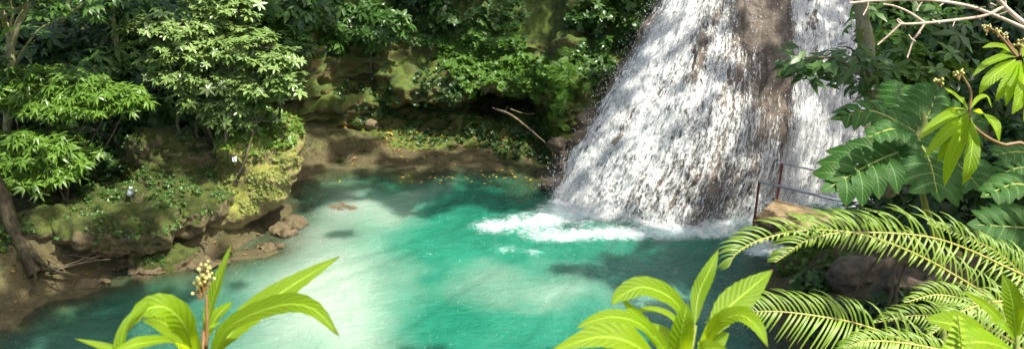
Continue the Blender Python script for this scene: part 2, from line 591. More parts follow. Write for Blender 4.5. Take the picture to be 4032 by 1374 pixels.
silt_sun = (.95 * blob(WX, WY, 1330, 1080, 1.6, 2.0, .2) + .75 * blob(WX, WY, 1180, 1330, 1.9, 2.0) + .75 * blob(WX, WY, 1340, 820, 1.2, 1.6) + .8 * blob(WX, WY, 1150, 960, .9, .9)
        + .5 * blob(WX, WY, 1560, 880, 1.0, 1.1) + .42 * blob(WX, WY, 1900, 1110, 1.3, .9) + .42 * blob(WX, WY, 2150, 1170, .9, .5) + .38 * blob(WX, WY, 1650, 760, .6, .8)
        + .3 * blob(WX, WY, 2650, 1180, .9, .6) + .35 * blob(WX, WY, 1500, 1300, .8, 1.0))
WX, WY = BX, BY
silt_sun = np.clip(silt_sun + .16 * fbm(wp, .55, 4, 40) * (silt_sun > .02), 0, 1)
wz = (.014 * fbm(wp, 1.6, 3, 50) + .009 * fbm(wp, 5.5, 2, 51)) * sstep(-sdw, -.2, .8)
wz = wz + np.clip(foam, 0, 1.2) * (.13 * np.abs(fbm(wp, 2.6, 4, 52)) + .02)
mb = MB(); mb.add(np.stack([WX, WY, wz], -1).reshape(-1, 3), grid_faces(len(wx), len(wy)))
t = NT('turquoise_pool')
n1 = t.noise(.55, 3)
c = t.mix(t.smooth(n1, .35, .65), (.010, .145, .086), (.018, .185, .115))
c = t.mix(t.math('MULTIPLY', t.smooth(t.noise(3.0, 5, .7, t.scalev(t.pos(), (.5, 1.6, 1)), .8), .45, .75), .22), c, (.03, .25, .19))
c = t.mix(t.math('MULTIPLY', t.attr('silt_sun'), .92), c, (.34, .43, .345))  # milky silt, with sunlit paleness painted into the water colour
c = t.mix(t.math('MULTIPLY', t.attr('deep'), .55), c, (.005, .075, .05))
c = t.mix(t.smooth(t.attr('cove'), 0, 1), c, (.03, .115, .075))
P3 = t.scalev(t.pos(), (1.0, 1.5, 1))
fn = t.noise(2.4, 8, .74, P3, 2.2)
fn2 = t.noise(9, 5, .75, None, 1.6)
thr = t.math('SUBTRACT', .84, t.math('MULTIPLY', t.attr('foam'), .48))
fm = t.smooth(t.math('ADD', t.math('MULTIPLY', fn, .72), t.math('MULTIPLY', fn2, .38)), t.math('SUBTRACT', thr, .13), t.math('ADD', thr, .20))
fm = t.math('MULTIPLY', fm, t.smooth(t.attr('foam'), .04, .75))
fleck_glint = t.math('MULTIPLY', t.smooth(t.noise(17, 2, .5, P3, .6), .705, .74), t.smooth(t.noise(.9, 3, .6), .45, .62))  # foam flecks that also paint in sun glints
fm = t.math('MAXIMUM', fm, fleck_glint)
c = t.mix(t.math('MULTIPLY', fm, t.math('ADD', .62, t.math('MULTIPLY', fn2, .5))), c, (.58, .66, .66))
h = t.math('ADD', t.noise(2.4, 3, .6, P3, 1.2), t.math('MULTIPLY', t.noise(9, 3, .6, P3, 1.0), .45))
nb = t.bump(h, .9, .09)
nb = t.bump(t.noise(30, 3), .45, .02, nb)
b = t.bsdf(c, t.math('ADD', .03, t.math('MULTIPLY', fm, .5)), .7, nb, IOR=1.33, Subsurface_Weight=.85, Subsurface_Radius=(.35, .8, .65), Subsurface_Scale=1.6)
tr = t.n('ShaderNodeBsdfTransparent')
tr.inputs[0].default_value = (.80, .93, .86, 1)
gl = t.n('ShaderNodeBsdfGlossy'); gl.inputs['Roughness'].default_value = .08
t.link(nb, gl.inputs['Normal'])
fr = t.n('ShaderNodeFresnel'); fr.inputs[0].default_value = 1.33; t.link(nb, fr.inputs['Normal'])
clear = t.shader_mix(fr.outputs[0], tr.outputs[0], gl.outputs[0])
opa = t.math('SUBTRACT', 1.0, t.math('POWER', 2.718, t.math('MULTIPLY', t.attr('depth'), -3.0)), True)
opa = t.math('MAXIMUM', opa, fm)

M['water'] = t.done(t.shader_mix(opa, clear, b))
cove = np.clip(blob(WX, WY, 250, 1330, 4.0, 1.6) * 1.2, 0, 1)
water = tag(mb.build('water', M['water'], attrs={'depth': depth.ravel(), 'foam': foam.ravel(), 'silt_sun': silt_sun.ravel(), 'cove': cove.ravel(), 'deep': np.clip(blob(WX, WY, 2720, 1060, 2.6, 1.5) + .9 * blob(WX, WY, 1950, 790, 1.9, 1.3) + .5 * blob(WX, WY, 700, 1240, 2.5, 1.2), 0, 1).ravel()}), kind='structure')

# ------------------------------------------------------------------ cliff behind the pool (ledges, undercut cave)
# column: pixel x where it meets the shelf, then profile points (metres back from the shelf edge, height)
PLAIN = [(-.2, -.35), (.25, .02), (.9, .32), (1.35, .55), (1.5, 1.0), (1.45, 1.35), (2.0, 1.5), (2.15, 2.0), (2.3, 2.7), (2.6, 3.4), (3.3, 4.2), (5, 5.8), (8.5, 9.2)]
LEDGE = [(-.2, -.35), (.3, .03), (.9, .28), (1.3, .5), (1.7, .85), (1.75, 1.2), (1.2, 1.55), (1.15, 1.85), (1.6, 2.25), (2.5, 2.7), (3.0, 3.5), (5, 5.6), (8.5, 9.0)]
CAVE = [(-.2, -.35), (.3, .05), (.9, .3), (1.35, .55), (2.9, .75), (3.6, 1.2), (2.9, 1.75), (1.15, 1.85), (1.6, 2.3), (2.5, 2.75), (3.0, 3.6), (5, 5.6), (8.5, 9.0)]
RIDGE = [(-.3, -.35), (.1, .3), (.25, .7), (.3, 1.1), (.45, 1.55), (.7, 2.0), (1.0, 2.5), (1.4, 3.0), (1.9, 3.5), (2.5, 4.1), (3.4, 4.9), (5, 6.2), (8.5, 9.2)]
SLOPE = [(-.3, -.35), (.2, .3), (.5, .8), (.8, 1.3), (1.1, 1.8), (1.5, 2.3), (1.9, 2.8), (2.3, 3.3), (2.8, 3.9), (3.3, 4.5), (4.2, 5.4), (6, 7), (9, 9.5)]
cols = [(900, 700, PLAIN), (1060, 690, PLAIN), (1180, 680, PLAIN), (1300, 645, PLAIN), (1450, 625, PLAIN), (1560, 618, LEDGE), (1680, 615, LEDGE), (1800, 618, LEDGE),
        (1870, 620, CAVE), (1960, 625, CAVE), (2060, 632, CAVE), (2130, 640, LEDGE), (2190, 640, RIDGE), (2270, 620, RIDGE), (2370, 650, SLOPE), (2480, 680, SLOPE), (2640, 700, SLOPE)]
ctl = []
for px, py, prof in cols:
    s = at_z(px, py, 0)
    fan = (px - 1700) / 3165
    ctl.append([[s[0] + q * fan * 1.2, s[1] + q, z] for q, z in prof])
ctl = np.array(ctl)
nu, nv = 300, 150
tmp = np.array([catmull(ctl[i], nv) for i in range(len(ctl))])
S = np.stack([catmull(tmp[:, j], nu) for j in range(nv)], 1)
du = np.gradient(S, axis=0); dv = np.gradient(S, axis=1)
Nn = unit(np.cross(du, dv))
q = S.reshape(-1, 3)
big = fbm(q * np.array([1, 1, 1.3]), .75, 4, 60).reshape(nu, nv)
strata = fbm(q * np.array([.35, .35, 3.4]), 1.0, 3, 64).reshape(nu, nv)
ridge_ = 1 - np.abs(fbm(q * np.array([1, 1, 1.8]), 1.9, 3, 66)).reshape(nu, nv)
fine = fbm(q, 4.5, 4, 61).reshape(nu, nv)
amt = sstep(S[..., 2], .1, .9)
S = S + Nn * ((.36 * big + .20 * strata + .26 * (ridge_ - .7)) * amt + .07 * fine)[..., None]
mb = MB(); mb.add(S.reshape(-1, 3), grid_faces(nu, nv))
CLIFF_S, CLIFF_N = S, Nn
cliff = tag(mb.build('cliff', M['cliff']), kind='structure')

# ------------------------------------------------------------------ waterfall slope and its water
Q_IN = [0, .25, .45, .62, .8, 1.0, 1.5, 2.0]
QC = [0, .07, .2, .4, .66, 1.0, 2.0, 3.6]
FC = [  # foot x, foot y, crest x, crest y, steepness (0 straight, 1 convex)
    (1.10, 21.6, 4.75, 25.6, .1), (1.52, 20.25, 5.25, 24.3, .15), (2.57, 19.25, 5.75, 24.0, .6), (4.12, 18.8, 6.3, 23.75, 1), (5.45, 18.88, 7.0, 23.65, 1), (6.35, 19.2, 7.75, 23.8, 1),
    (7.1, 19.75, 8.45, 24.1, .9), (8.2, 20.2, 9.45, 24.4, .8), (9.35, 20.7, 10.5, 24.6, .7), (10.4, 22.3, 11.6, 26.2, .4)]
tz = np.linspace(-.12, 1.75, 170)
grid = []
for fx, fy, tx, ty, st in FC:
    qq = (1 - st) * np.interp(tz, [-1, 0, 2], [-1, 0, 2]) + st * np.interp(tz, Q_IN, QC)
    qq = np.where(tz < 0, tz * .2, qq)
    grid.append(np.stack([fx + (tx - fx) * np.interp(tz, [-.2, 0, 1, 2], [-.1, 0, 1, 1.7]), fy + (ty - fy) * qq, tz * 5.0], -1))
grid = np.array(grid)
NU = 300
S = np.stack([catmull(grid[:, j], NU) for j in range(grid.shape[1])], 1)
# round the profiles off
for _ in range(6):
    S[:, 1:-1] = .25 * S[:, :-2] + .5 * S[:, 1:-1] + .25 * S[:, 2:]
NVF = S.shape[1]
UU = np.linspace(0, 1, NU)[:, None] * np.ones((1, NVF))
LEN = np.concatenate([np.zeros((NU, 1)), np.cumsum(np.linalg.norm(np.diff(S, axis=1), axis=-1), 1)], 1)
WID = np.concatenate([np.zeros((1, NVF)), np.cumsum(np.linalg.norm(np.diff(S, axis=0), axis=-1), 0)], 0)
FN = unit(np.cross(np.gradient(S, axis=0), np.gradient(S, axis=1)))
if FN[NU // 2, 60, 1] > 0:
    FN = -FN
q = S.reshape(-1, 3)
ribs = fbm(np.stack([UU * 26, LEN * .35, 0 * UU], -1).reshape(-1, 3), 1, 3, 70).reshape(NU, NVF)
lump = fbm(q, 1.5, 4, 71).reshape(NU, NVF)
kn = fbm(q, 6.0, 3, 72).reshape(NU, NVF)
bare = np.exp(-((UU - .56 - .02 * np.sin(LEN * .9)) / .06) ** 2) * sstep(S[..., 2], .3, 1.5)
SR = S + FN * (.10 * ribs + .14 * lump + .035 * kn + .10 * bare)[..., None]
mb = MB(); mb.add(SR.reshape(-1, 3), grid_faces(NU, NVF))
slope = tag(mb.build('rock_slope', M['travertine']), kind='structure')

t = NT('falling_water')
u = t.attr('fu'); v = t.attr('fv')
cv = t.n('ShaderNodeCombineXYZ'); t.link(u, cv.inputs[0]); t.link(v, cv.inputs[1]); t.link(t.attr('rnd'), cv.inputs[2])
cv = cv.outputs[0]
n1 = t.noise(1.0, 3, .6, t.scalev(cv, (11, 1.9, 1)), .5)       # curtains
n2 = t.noise(1.0, 3, .6, t.scalev(cv, (18, 7.0, 1)), 1.0)       # spatter
n3 = t.noise(1.0, 4, .62, t.scalev(cv, (4.5, .5, 1)), .4)         # broad streams
s = t.math('ADD', t.math('ADD', t.math('MULTIPLY', n1, .40), t.math('MULTIPLY', n2, .52)), t.math('MULTIPLY', n3, .40))
thr = t.math('SUBTRACT', 1.08, t.math('MULTIPLY', t.attr('cov'), .62))
al = t.smooth(s, t.math('SUBTRACT', thr, .06), t.math('ADD', thr, .10))
tone = t.mix(t.smooth(n2, .3, .7), (.56, .585, .57), (.90, .91, .89))
b = t.bsdf(tone, .55, .4, t.bump(t.math('ADD', n1, n2), .8, .06))
tl = t.n('ShaderNodeBsdfTranslucent'); tl.inputs[0].default_value = (.8, .85, .88, 1)
b = t.shader_mix(.2, b, tl.outputs[0])
tp = t.n('ShaderNodeBsdfTransparent')
M['fall'] = t.done(t.shader_mix(al, tp.outputs[0], b))
M['drop'] = plain_mat('water_drops', (.8, .84, .86), (.92, .93, .94), .3, 8)


def coverage(uu, z, ll):
    uu = uu + .016 * fbm(np.stack([uu * 14, np.broadcast_to(z, np.shape(uu)) * .9, 0 * uu], -1), 1, 3, 95)
    c = np.interp(uu, [.02, .06, .2, .33, .42, .465, .50, .55, .60, .635, .665, .80, .92, .97], [.55, .84, .80, .75, .70, .66, .54, .44, .47, .64, .80, .82, .74, .0])
    low = sstep(z, 2.6, .6)
    c = c - .10 * low * np.exp(-((uu - .40) / .15) ** 2)
    up = sstep(z, 2.5, 4.6)
    c = c - .16 * up * np.exp(-((uu - .54) / .05) ** 2) - .22 * up * np.exp(-((uu - .42) / .06) ** 2) - .12 * up * np.exp(-((uu - .27) / .05) ** 2)
    c = c + .32 * low * np.exp(-((uu - .57) / .09) ** 2)
    c = c + .15 * sstep(z, 3.4, 1.8) * np.exp(-((uu - .56) / .06) ** 2)
    return np.clip(c, 0, 1)


def droplets(mb, P, size, vel):
    """Small stretched water drops."""
    V = np.array([[0, 0, 1.6], [.5, 0, 0], [-.25, .43, 0], [-.25, -.43, 0], [0, 0, -1.2]])
    Fc = np.array([[0, 1, 2], [0, 2, 3], [0, 3, 1], [4, 2, 1], [4, 3, 2], [4, 1, 3]])
    scatter(mb, (V, Fc, np.zeros(5, int)), P, basis(vel), size)


def make_fall(u0, u1, label, fs):
    i0, i1 = int(u0 * (NU - 1)), int(u1 * (NU - 1)) + 1
    mid = S[(i0 + i1) // 2, 20]
    root = empty('waterfall', (mid[0], mid[1], 0), label, 'waterfall', 'cascades over the rock slope')
    mb = MB()
    cov, fu, fv = [], [], []
    for k, off in enumerate((.07, .15)):
        A = (SR[i0:i1] * .55 + S[i0:i1] * .45) + FN[i0:i1] * (off + .05 * fbm(np.stack([WID[i0:i1] * 3, LEN[i0:i1] * .8, 0 * WID[i0:i1]], -1), 1, 3, 80 + k))[..., None]
        n, m = A.shape[:2]
        mb.add(A.reshape(-1, 3), grid_faces(n, m), 0, k * 7.3)
        e = np.minimum(UU[i0:i1] - u0, u1 - UU[i0:i1])
        c = coverage(UU[i0:i1], S[i0:i1, :, 2], LEN[i0:i1])
        ed = sstep(e, 0.0, .015) if u0 > .3 or u1 > .9 else np.where(UU[i0:i1] < .3, sstep(UU[i0:i1] - u0, -.004, .012), sstep(e, 0, .015))
        cov.append((c * ed * (1 if k == 0 else .86)).ravel())
        fu.append((UU[i0:i1] * 12.5).ravel()); fv.append(LEN[i0:i1].ravel())
    mb.build('water_sheet', M['fall'], root, True, {'cov': np.concatenate(cov), 'fu': np.concatenate(fu), 'fv': np.concatenate(fv)})
    sp = MB()
    rg = np.random.default_rng(fs)
    n = 5200 if u0 < .3 else 2600
    ii = rg.integers(i0, i1, n)
    if u0 < .3:
        ii[:1300] = i0 + (rg.random(1300) ** 1.5 * 24).astype(int)
    jj = rg.integers(6, 105, n)
    jj[2000:] = (6 + 95 * rg.random(n - 2000) ** 2.2).astype(int)
    keep = rg.random(n) < coverage(UU[ii, jj], S[ii, jj, 2], 0) + .1
    ii, jj = ii[keep], jj[keep]
    P = S[ii, jj] + FN[ii, jj] * (.12 + .30 * rg.random(len(ii))[:, None] ** 2) + rg.normal(size=(len(ii), 3)) * .05
    edge = UU[ii, jj] < .16
    P[edge] += np.array([-1, -.15, .1]) * (rg.random(edge.sum())[:, None] ** 3 * .20)
    P = P[P[:, 2] > .03]
    vel = np.array([0, -.25, -1]) + rg.normal(size=P.shape) * .3
    droplets(sp, P, .008 + .015 * rg.random(len(P)) ** 2, vel)
    # splashes thrown up where the fall meets the pool
    F0 = S[rg.integers(i0, i1, 7000), 11]
    P = F0 + np.stack([rg.normal(size=7000) * .15, .05 - .65 * rg.random(7000) ** 1.4, .02 + .55 * rg.random(7000) ** 2], -1)
    droplets(sp, P, .006 + .011 * rg.random(7000) ** 2, rg.normal(size=P.shape))
    tag(sp.build('spray', M['drop'], root), kind='stuff')
    return root


make_fall(.02, .575, 'broad white cascade fanning down the tan rock slope into the turquoise pool', 1)
make_fall(.575, .955, 'narrow white cascade dropping behind the concrete platform and its railings', 2)
# ------------------------------------------------------------------ rocks
def on_ground(px, py, d0=4.0, d1=45.0):
    """Where the line of sight through a picture point meets the ground."""
    d = np.linspace(d0, d1, 500)
    P = CAM + d[:, None] * ray(px, py)
    g = ground_z(P[:, 0], P[:, 1])
    k = np.argmax(P[:, 2] < g)
    return P[k] if P[k, 2] < g[k] else P[-1]


def gz(x, y):
    return float(ground_z(np.array([x]), np.array([y]))[0])


def voxel_mesh(blobs, voxel):
    mb = MB()
    nu, nv = 24, 16
    th = np.linspace(0, 2 * np.pi, nu, endpoint=False); ph = np.linspace(0.05, np.pi - .05, nv)
    T, Pp = np.meshgrid(th, ph, indexing='ij')
    Sx = np.stack([np.sin(Pp) * np.cos(T), np.sin(Pp) * np.sin(T), np.cos(Pp)], -1).reshape(-1, 3)
    fc = []
    for i in range(nu):
        for j in range(nv - 1):
            a, b = i * nv + j, ((i + 1) % nu) * nv + j
            fc.append((a, a + 1, b + 1, b))
    fc = np.array(fc)
    for c, r in blobs:
        V = Sx * np.array(r) + np.array(c)
        mb.add(V, fc)
        top = np.array([[c[0], c[1], c[2] + r[2]]]); bot = np.array([[c[0], c[1], c[2] - r[2]]])
        i = np.arange(nu)
        mb.add(np.vstack([V[i * nv], top]), np.stack([i, (i + 1) % nu, np.full(nu, nu)], -1))
        mb.add(np.vstack([V[i * nv + nv - 1], bot]), np.stack([(i + 1) % nu, i, np.full(nu, nu)], -1))
    o = mb.build('temporary', [])
    md = o.modifiers.new('r', 'REMESH'); md.mode = 'VOXEL'; md.voxel_size = voxel; md.adaptivity = 0
    dg = bpy.context.evaluated_depsgraph_get(); dg.update()
    me = bpy.data.meshes.new_from_object(o.evaluated_get(dg))
    bpy.data.objects.remove(o)
    n = len(me.vertices)
    V = np.empty(n * 3); me.vertices.foreach_get('co', V)
    N = np.empty(n * 3); me.vertices.foreach_get('normal', N)
    quads = np.array([p.vertices[:] for p in me.polygons if len(p.vertices) == 4])
    tris = np.array([p.vertices[:] for p in me.polygons if len(p.vertices) == 3]).reshape(-1, 3)
    bpy.data.meshes.remove(me)
    return V.reshape(-1, 3), N.reshape(-1, 3), quads, tris


def rock(label, blobs, mat, amp=.16, scale=1.2, voxel=.06, name='mossy_rock', group=None, seed=0, strat=.06, parent=None, cat='rock'):
    V, N, Q4, T3 = voxel_mesh(blobs, voxel)
    d = amp * fbm(V, scale, 4, 100 + seed) + strat * fbm(V * np.array([.5, .5, 4]), 1.2, 3, 120 + seed) + .03 * fbm(V, 6, 3, 130 + seed)
    V = V + N * d[:, None]
    mb = MB(); mb.add(V, Q4)
    if len(T3):
        mb.f.append(T3); mb.m.append(np.zeros(len(T3), int))
    o = mb.build(name, mat, parent)
    if parent is None:
        tag(o, label, cat, group)
    return o, V, N


def cover(mb, V, N, n, tmpl, size, up=.3, mask=None, seed=0, lift=.01, rnd=None):
    """Small plants growing on a surface given by points and normals."""
    rg = np.random.default_rng(seed)
    idx = np.arange(len(V)) if mask is None else np.nonzero(mask)[0]
    if len(idx) == 0:
        return
    k = rg.choice(idx, n)
    P = V[k] + N[k] * lift + rg.normal(size=(n, 3)) * .015
    Z = unit(N[k] * (1 - up) + np.array([0, 0, up]) + rg.normal(size=(n, 3)) * .3)
    scatter(mb, tmpl, P, basis(Z), size * (.6 + .8 * rg.random(n)), 0, rnd)


SPRIG = whorl_tmpl(5, leaf_tmpl(.3, .05, .2), .5, 5)
SPRIG3 = whorl_tmpl(4, leaf_tmpl(.24, .05, .15), .8, 8, .35)

# headland
head = empty('mossy_rock', (-6.7, 19.4, 0), 'big overhanging headland rock under bright yellow moss beside the pool', 'rock')
_, HV, HN = rock('', [((-6.45, 19.45, 1.9), (1.15, 1.25, .95)), ((-5.95, 19.0, 1.75), (.65, .6, .75)), ((-8.6, 18.9, 1.2), (1.2, .9, .8)), ((-6.75, 19.25, 1.25), (1.15, 1.15, .75)), ((-7.35, 18.35, .80), (1.35, .95, .48)), ((-6.7, 18.6, 1.0), (1.0, .8, .45)), ((-8.4, 18.0, .65), (.9, .7, .42)), ((-7.35, 19.7, .2), (1.1, 1.1, 1.0)), ((-8.1, 19.9, 1.3), (1.4, 1.2, .95)),
                      ((-6.1, 19.2, 1.3), (.7, .6, .4)), ((-6.35, 18.95, 1.4), (.95, .75, .7))],
                 M['moss_rock'], .17, 1.3, .05, 'rock_body', None, 1, .08, head)
mb = MB()
patchy = fbm(HV, 1.6, 3, 141)
cover(mb, HV, HN, 5200, SPRIG, .062, .3, (HN[:, 2] > -.05) & (HV[:, 2] > .3) & (patchy > -.15), 3)
tag(mb.build('moss_growth', M['leaf_mossy'], head), kind='stuff')
mb = MB()
cover(mb, HV, HN, 550, SPRIG, .13, .5, (HN[:, 2] > .3) & (HV[:, 2] > 2.1), 4)
tag(mb.build('creeping_plants', M['leaf_fresh'], head), kind='stuff')

rock('tan rock tip at the waterline in front of the headland overhang', [((-5.62, 18.82, .02), (.34, .28, .18)), ((-5.95, 18.55, .0), (.3, .3, .14))], M['tan_rock'], .07, 3, .035, 'shore_rock', None, 2, .04)
SH = 'pale stones along the left waterline'
for px, py, r, lb in ((1040, 985, .2, 'pale crusty stone at the waterline left of the headland tip'), (790, 1052, .3, 'low pale stone slab at the waterline below the dead twig'),
                      (560, 1085, .25, 'flat brown stone at the waterline right of the brush pile'), (330, 1135, .26, 'dark brown stone at the waterline under the brush pile'), (1100, 930, .18, 'small cream stone beside the rock tip at the waterline')):
    p = at_z(px, py, .05)
    rock(lb, [((p[0], p[1] + .15, .03), (r * 1.3, r * .8, r * .26)), ((p[0] + r, p[1] + .25, .02), (r * .8, r * .6, r * .2)), ((p[0] - r * .8, p[1] + .2, .0), (r * .6, r * .5, r * .3))], M['tan_rock'], .16, 3.2, .032, 'shore_rock', SH, int(px), .05)
BK = 'mossy boulders on the left bank'
for k, (px, py, Y, r, rz, lb) in enumerate(((400, 930, 16.7, (1.5, .8, .62), .0, 'wide dark mossy boulder above the brush pile on the left bank'),
                                   (620, 985, 16.9, (.75, .6, .5), 0, 'broad green mossy boulder just above the waterline, right of the brush pile'),
                                   (640, 770, 18.1, (.55, .45, .4), 0, 'lumpy mossy boulder just right of the white plastic cup'),
                                   (450, 800, 17.6, (.5, .45, .28), 0, 'low mossy boulder left of the white plastic cup'),
                                   (690, 620, 18.9, (1.45, .7, 1.0), 0, 'tall broad mossy boulder on the slope left of the bush trunk'),
                                   (820, 760, 18.6, (.4, .4, .6), 0, 'dark upright rock beside the bush roots'),
                                   (740, 880, 17.6, (.9, .7, .5), 0, 'moss-covered boulder at the left foot of the headland'),
                                   (190, 950, 16.3, (.6, .45, .4), 0, 'shaded mossy boulder right of the leaning trunk'))):
    p = at_y(px, py, Y)
    z = gz(p[0], p[1])
    o, V, N = rock(lb, [((p[0], p[1], max(p[2] - r[2] * .3, z)), r), ((p[0] + r[0] * .5, p[1] + .15, z), (r[0] * .7, r[1] * .8, r[2] * .9)), ((p[0] - r[0] * .5, p[1] + .2, z), (r[0] * .7, r[1], r[2] * .8))],
                   M['bank_rock'], .24, 1.7, .045, 'mossy_boulder', BK, k + 20, .06)
    mb = MB(); cover(mb, V, N, int(330 * r[0] + 80), SPRIG, .055, .4, (N[:, 2] > .1) & (fbm(V, 2, 2, k) > 0), k)
    tag(mb.build('small_plants', M['leaf_mid'], o), kind='stuff')
# boulders left of the fall
p = at_y(2300, 560, 21.9)
rock('brown wet boulder at the left foot of the waterfall under the hanging ferns', [((p[0], p[1] + .3, p[2] - .25), (.52, .5, .55)), ((p[0] - .42, p[1] + .2, .45), (.5, .45, .5)), ((p[0] + .5, p[1] + .7, 1.5), (.6, .5, .5)), ((p[0] + .2, p[1] + .1, .2), (.6, .5, .5)), ((p[0] - .75, p[1] + .35, 1.0), (.3, .35, .3))], M['wet_shade_rock'], .2, 1.7, .045, 'boulder', None, 40)
p = at_z(2190, 735, .1)
rock('small dark rock with fallen leaves standing in the shallows by the waterfall', [((p[0], p[1] + .1, .1), (.42, .32, .27)), ((p[0] + .4, p[1] + .4, .15), (.4, .35, .35))], M['wet_shade_rock'], .1, 3, .035, 'boulder', None, 41)
p = at_z(1340, 815, -.02)
rock('flat tan stone lying in the shallow cove', [((p[0], p[1], -.06), (.55, .28, .10))], M['tan_rock'], .05, 3, .035, 'shore_rock', None, 42)
p = at_y(1460, 490, 24.9)
rock('orange stained boulder at the foot of the cliff', [((p[0], p[1] + .3, p[2] - .15), (.42, .35, .28)), ((p[0] - .4, p[1] + .35, p[2] - .25), (.35, .3, .2))], M['tan_rock'], .1, 2.5, .04, 'boulder', None, 43)
# right bank
p = at_z(3120, 1075, .1)
o, V, N = rock('dark mossy rock at the right waterline below the fern', [((p[0] + .3, p[1], .15), (.6, .6, .5)), ((p[0] + .9, p[1] + .3, .4), (.8, .7, .6)), ((p[0] + .5, p[1] - 1.2, .1), (.6, .9, .5))], M['bank_rock'], .16, 1.6, .05, 'mossy_rock', None, 44)
mb = MB(); cover(mb, V, N, 900, SPRIG, .085, .5, (N[:, 2] > 0) & (V[:, 2] > .12), 44)
tag(mb.build('small_plants', M['leaf_cover'], o), kind='stuff')
p = on_ground(3740, 1130)
rock('bare brown boulder behind the lower fern on the right bank', [((p[0], p[1], p[2] - .1), (.7, .6, .55)), ((p[0] - .6, p[1] + .2, p[2] - .2), (.6, .5, .45)), ((p[0] + .8, p[1] + .3, p[2]), (.6, .5, .5))], M['wet_shade_rock'], .14, 1.6, .05, 'boulder', None, 45)  # shade under the fern painted in through the darker rock colour
p = on_ground(3420, 1075)
rock('long brown rock on the right bank under the upper fern fronds', [((p[0], p[1], p[2] - .1), (.9, .5, .4)), ((p[0] + 1.0, p[1] + .3, p[2] + .1), (.8, .6, .5))], M['wet_shade_rock'], .14, 1.6, .05, 'boulder', None, 46)  # darker rock colour stands in for the shade below the fronds

# ------------------------------------------------------------------ concrete platform with railings
pa, pb = at_y(2966, 862, 18.75), at_y(3050, 782, 19.85)     # near and far corner of its free end
ZD = .55
pa = at_z(2964, 858, ZD); pb = at_z(3050, 782, ZD)
ex = unit((at_z(3390, 985, ZD) - pa) * np.array([1, 1, 0])); ey = unit((pb - pa) * np.array([1, 1, 0]))
ex = unit(np.array([ey[1], -ey[0], 0]))
wdt = float(np.linalg.norm(pb - pa))
plat = empty('viewing_platform', (pa[0], pa[1], .0), 'small brown concrete platform with red posts and grey rails at the foot of the waterfall', 'platform')


def pt(a, b, z):
    return pa + ex * a + ey * b + np.array([0, 0, z - ZD])


def slab(mb, a0, a1, b0, b1, z0, z1, n=24):
    """Rough-edged block with chamfered top edges."""
    c = .03
    ring = [(a0, b0), (a1, b0), (a1, b1), (a0, b1)]
    lo = [pt(a, b, z0) for a, b in ring]; mi = [pt(a, b, z1 - c) for a, b in ring]
    tp = [pt(a + (c if a == a0 else -c), b + (c if b == b0 else -c), z1) for a, b in ring]
    V = np.array(lo + mi + tp)
    Fq = [(i, (i + 1) % 4, (i + 1) % 4 + 4, i + 4) for i in range(4)] + [(i + 4, (i + 1) % 4 + 4, (i + 1) % 4 + 8, i + 8) for i in range(4)] + [(8, 9, 10, 11), (3, 2, 1, 0)]
    mb.add(V, Fq)


mb = MB(); slab(mb, 0, 4.4, 0, wdt, ZD - .13, ZD); mb.build('deck', M['concrete'], plat, False)
mb = MB(); slab(mb, .12, 4.4, .08, wdt - .08, -.4, ZD - .135); mb.build('footing', M['wet_shade_rock'], plat, False)
for b, z0 in ((-.035, .12), (wdt + .035, .3)):
    for a in (.06, 2.9):
        mb = MB(); tube(mb, [pt(a, b, z0), pt(a, b, ZD + .98)], .030, k=8, n=2); po = mb.build('post', M['rust'], plat)
        if a < 1:
            mb = MB(); tube(mb, [pt(a, b, ZD + .70), pt(a + .26, b, ZD + .955)], .014, k=6, n=2); mb.build('brace', M['rust'], po)
    mb = MB(); tube(mb, [pt(.03, b, ZD + 1.0), pt(2.95, b, ZD + 1.0)], .028, k=8, n=2); mb.build('rail', M['pipe'], plat)

# ------------------------------------------------------------------ litter, sticks
bpy.context.view_layer.update()


def first_hit(px, py):
    ok, loc, n_, i_, ob_, m_ = SC.ray_cast(bpy.context.evaluated_depsgraph_get(), Vector(CAM), Vector(unit(ray(px, py))))
    return np.array(loc) if ok else on_ground(px, py)


p = first_hit(508, 772) - np.array([0, 0, .05])
mb = MB()
th = np.linspace(0, 2 * np.pi, 17)[:-1]
axis_ = unit(np.array([.5, .2, .75])); A = unit(np.cross(axis_, [0, 0, 1])); B = np.cross(axis_, A)
rings = [(0, .055), (.005, .062), (.10, .075), (.18, .088), (.185, .094), (.18, .085), (.01, .055)]
V = np.concatenate([p + np.array([0, 0, .07]) + axis_ * h + (A * np.cos(th)[:, None] + B * np.sin(th)[:, None]) * r for h, r in rings])
i = np.arange(6)[:, None] * 16; j = np.arange(16)[None]
mb.add(V, np.stack([i + j, i + (j + 1) % 16, i + 16 + (j + 1) % 16, i + 16 + j], -1).reshape(-1, 4))
mb.add(np.vstack([V[:16], p + np.array([0, 0, .07])]), np.stack([(np.arange(16) + 1) % 16, np.arange(16), np.full(16, 16)], -1))
tag(mb.build('plastic_cup', M['litter']), 'crumpled white plastic cup lying on the mossy left bank', 'litter')
p = first_hit(927, 626) + np.array([0, -.06, .02])
mb = MB()
gu = np.linspace(-.055, .055, 9)
X_, Y_ = np.meshgrid(gu, gu, indexing='ij')
Z_ = .05 * fbm(np.stack([X_, Y_, 0 * X_], -1), 22, 2, 5)
for k, dz in enumerate((0, .006)):
    mb.add(np.stack([X_ + p[0], p[1] + Z_ - dz, Y_ * 1.1 + p[2]], -1).reshape(-1, 3), grid_faces(9, 9) if k else grid_faces(9, 9)[:, ::-1])
tag(mb.build('paper_scrap', M['litter']), 'small white scrap of paper stuck beside the bush roots', 'litter')


def stick(label, pts, r0, r1, mat='twig', name='dead_branch', cat='branch', group=None, sub=()):
    mb = MB(); tube(mb, pts, r0, r1, 6, None, 0, .25)
    for s in sub:
        tube(mb, s, r1 * 1.3, r1 * .5, 5)
    return tag(mb.build(name, M[mat]), label, cat, group)


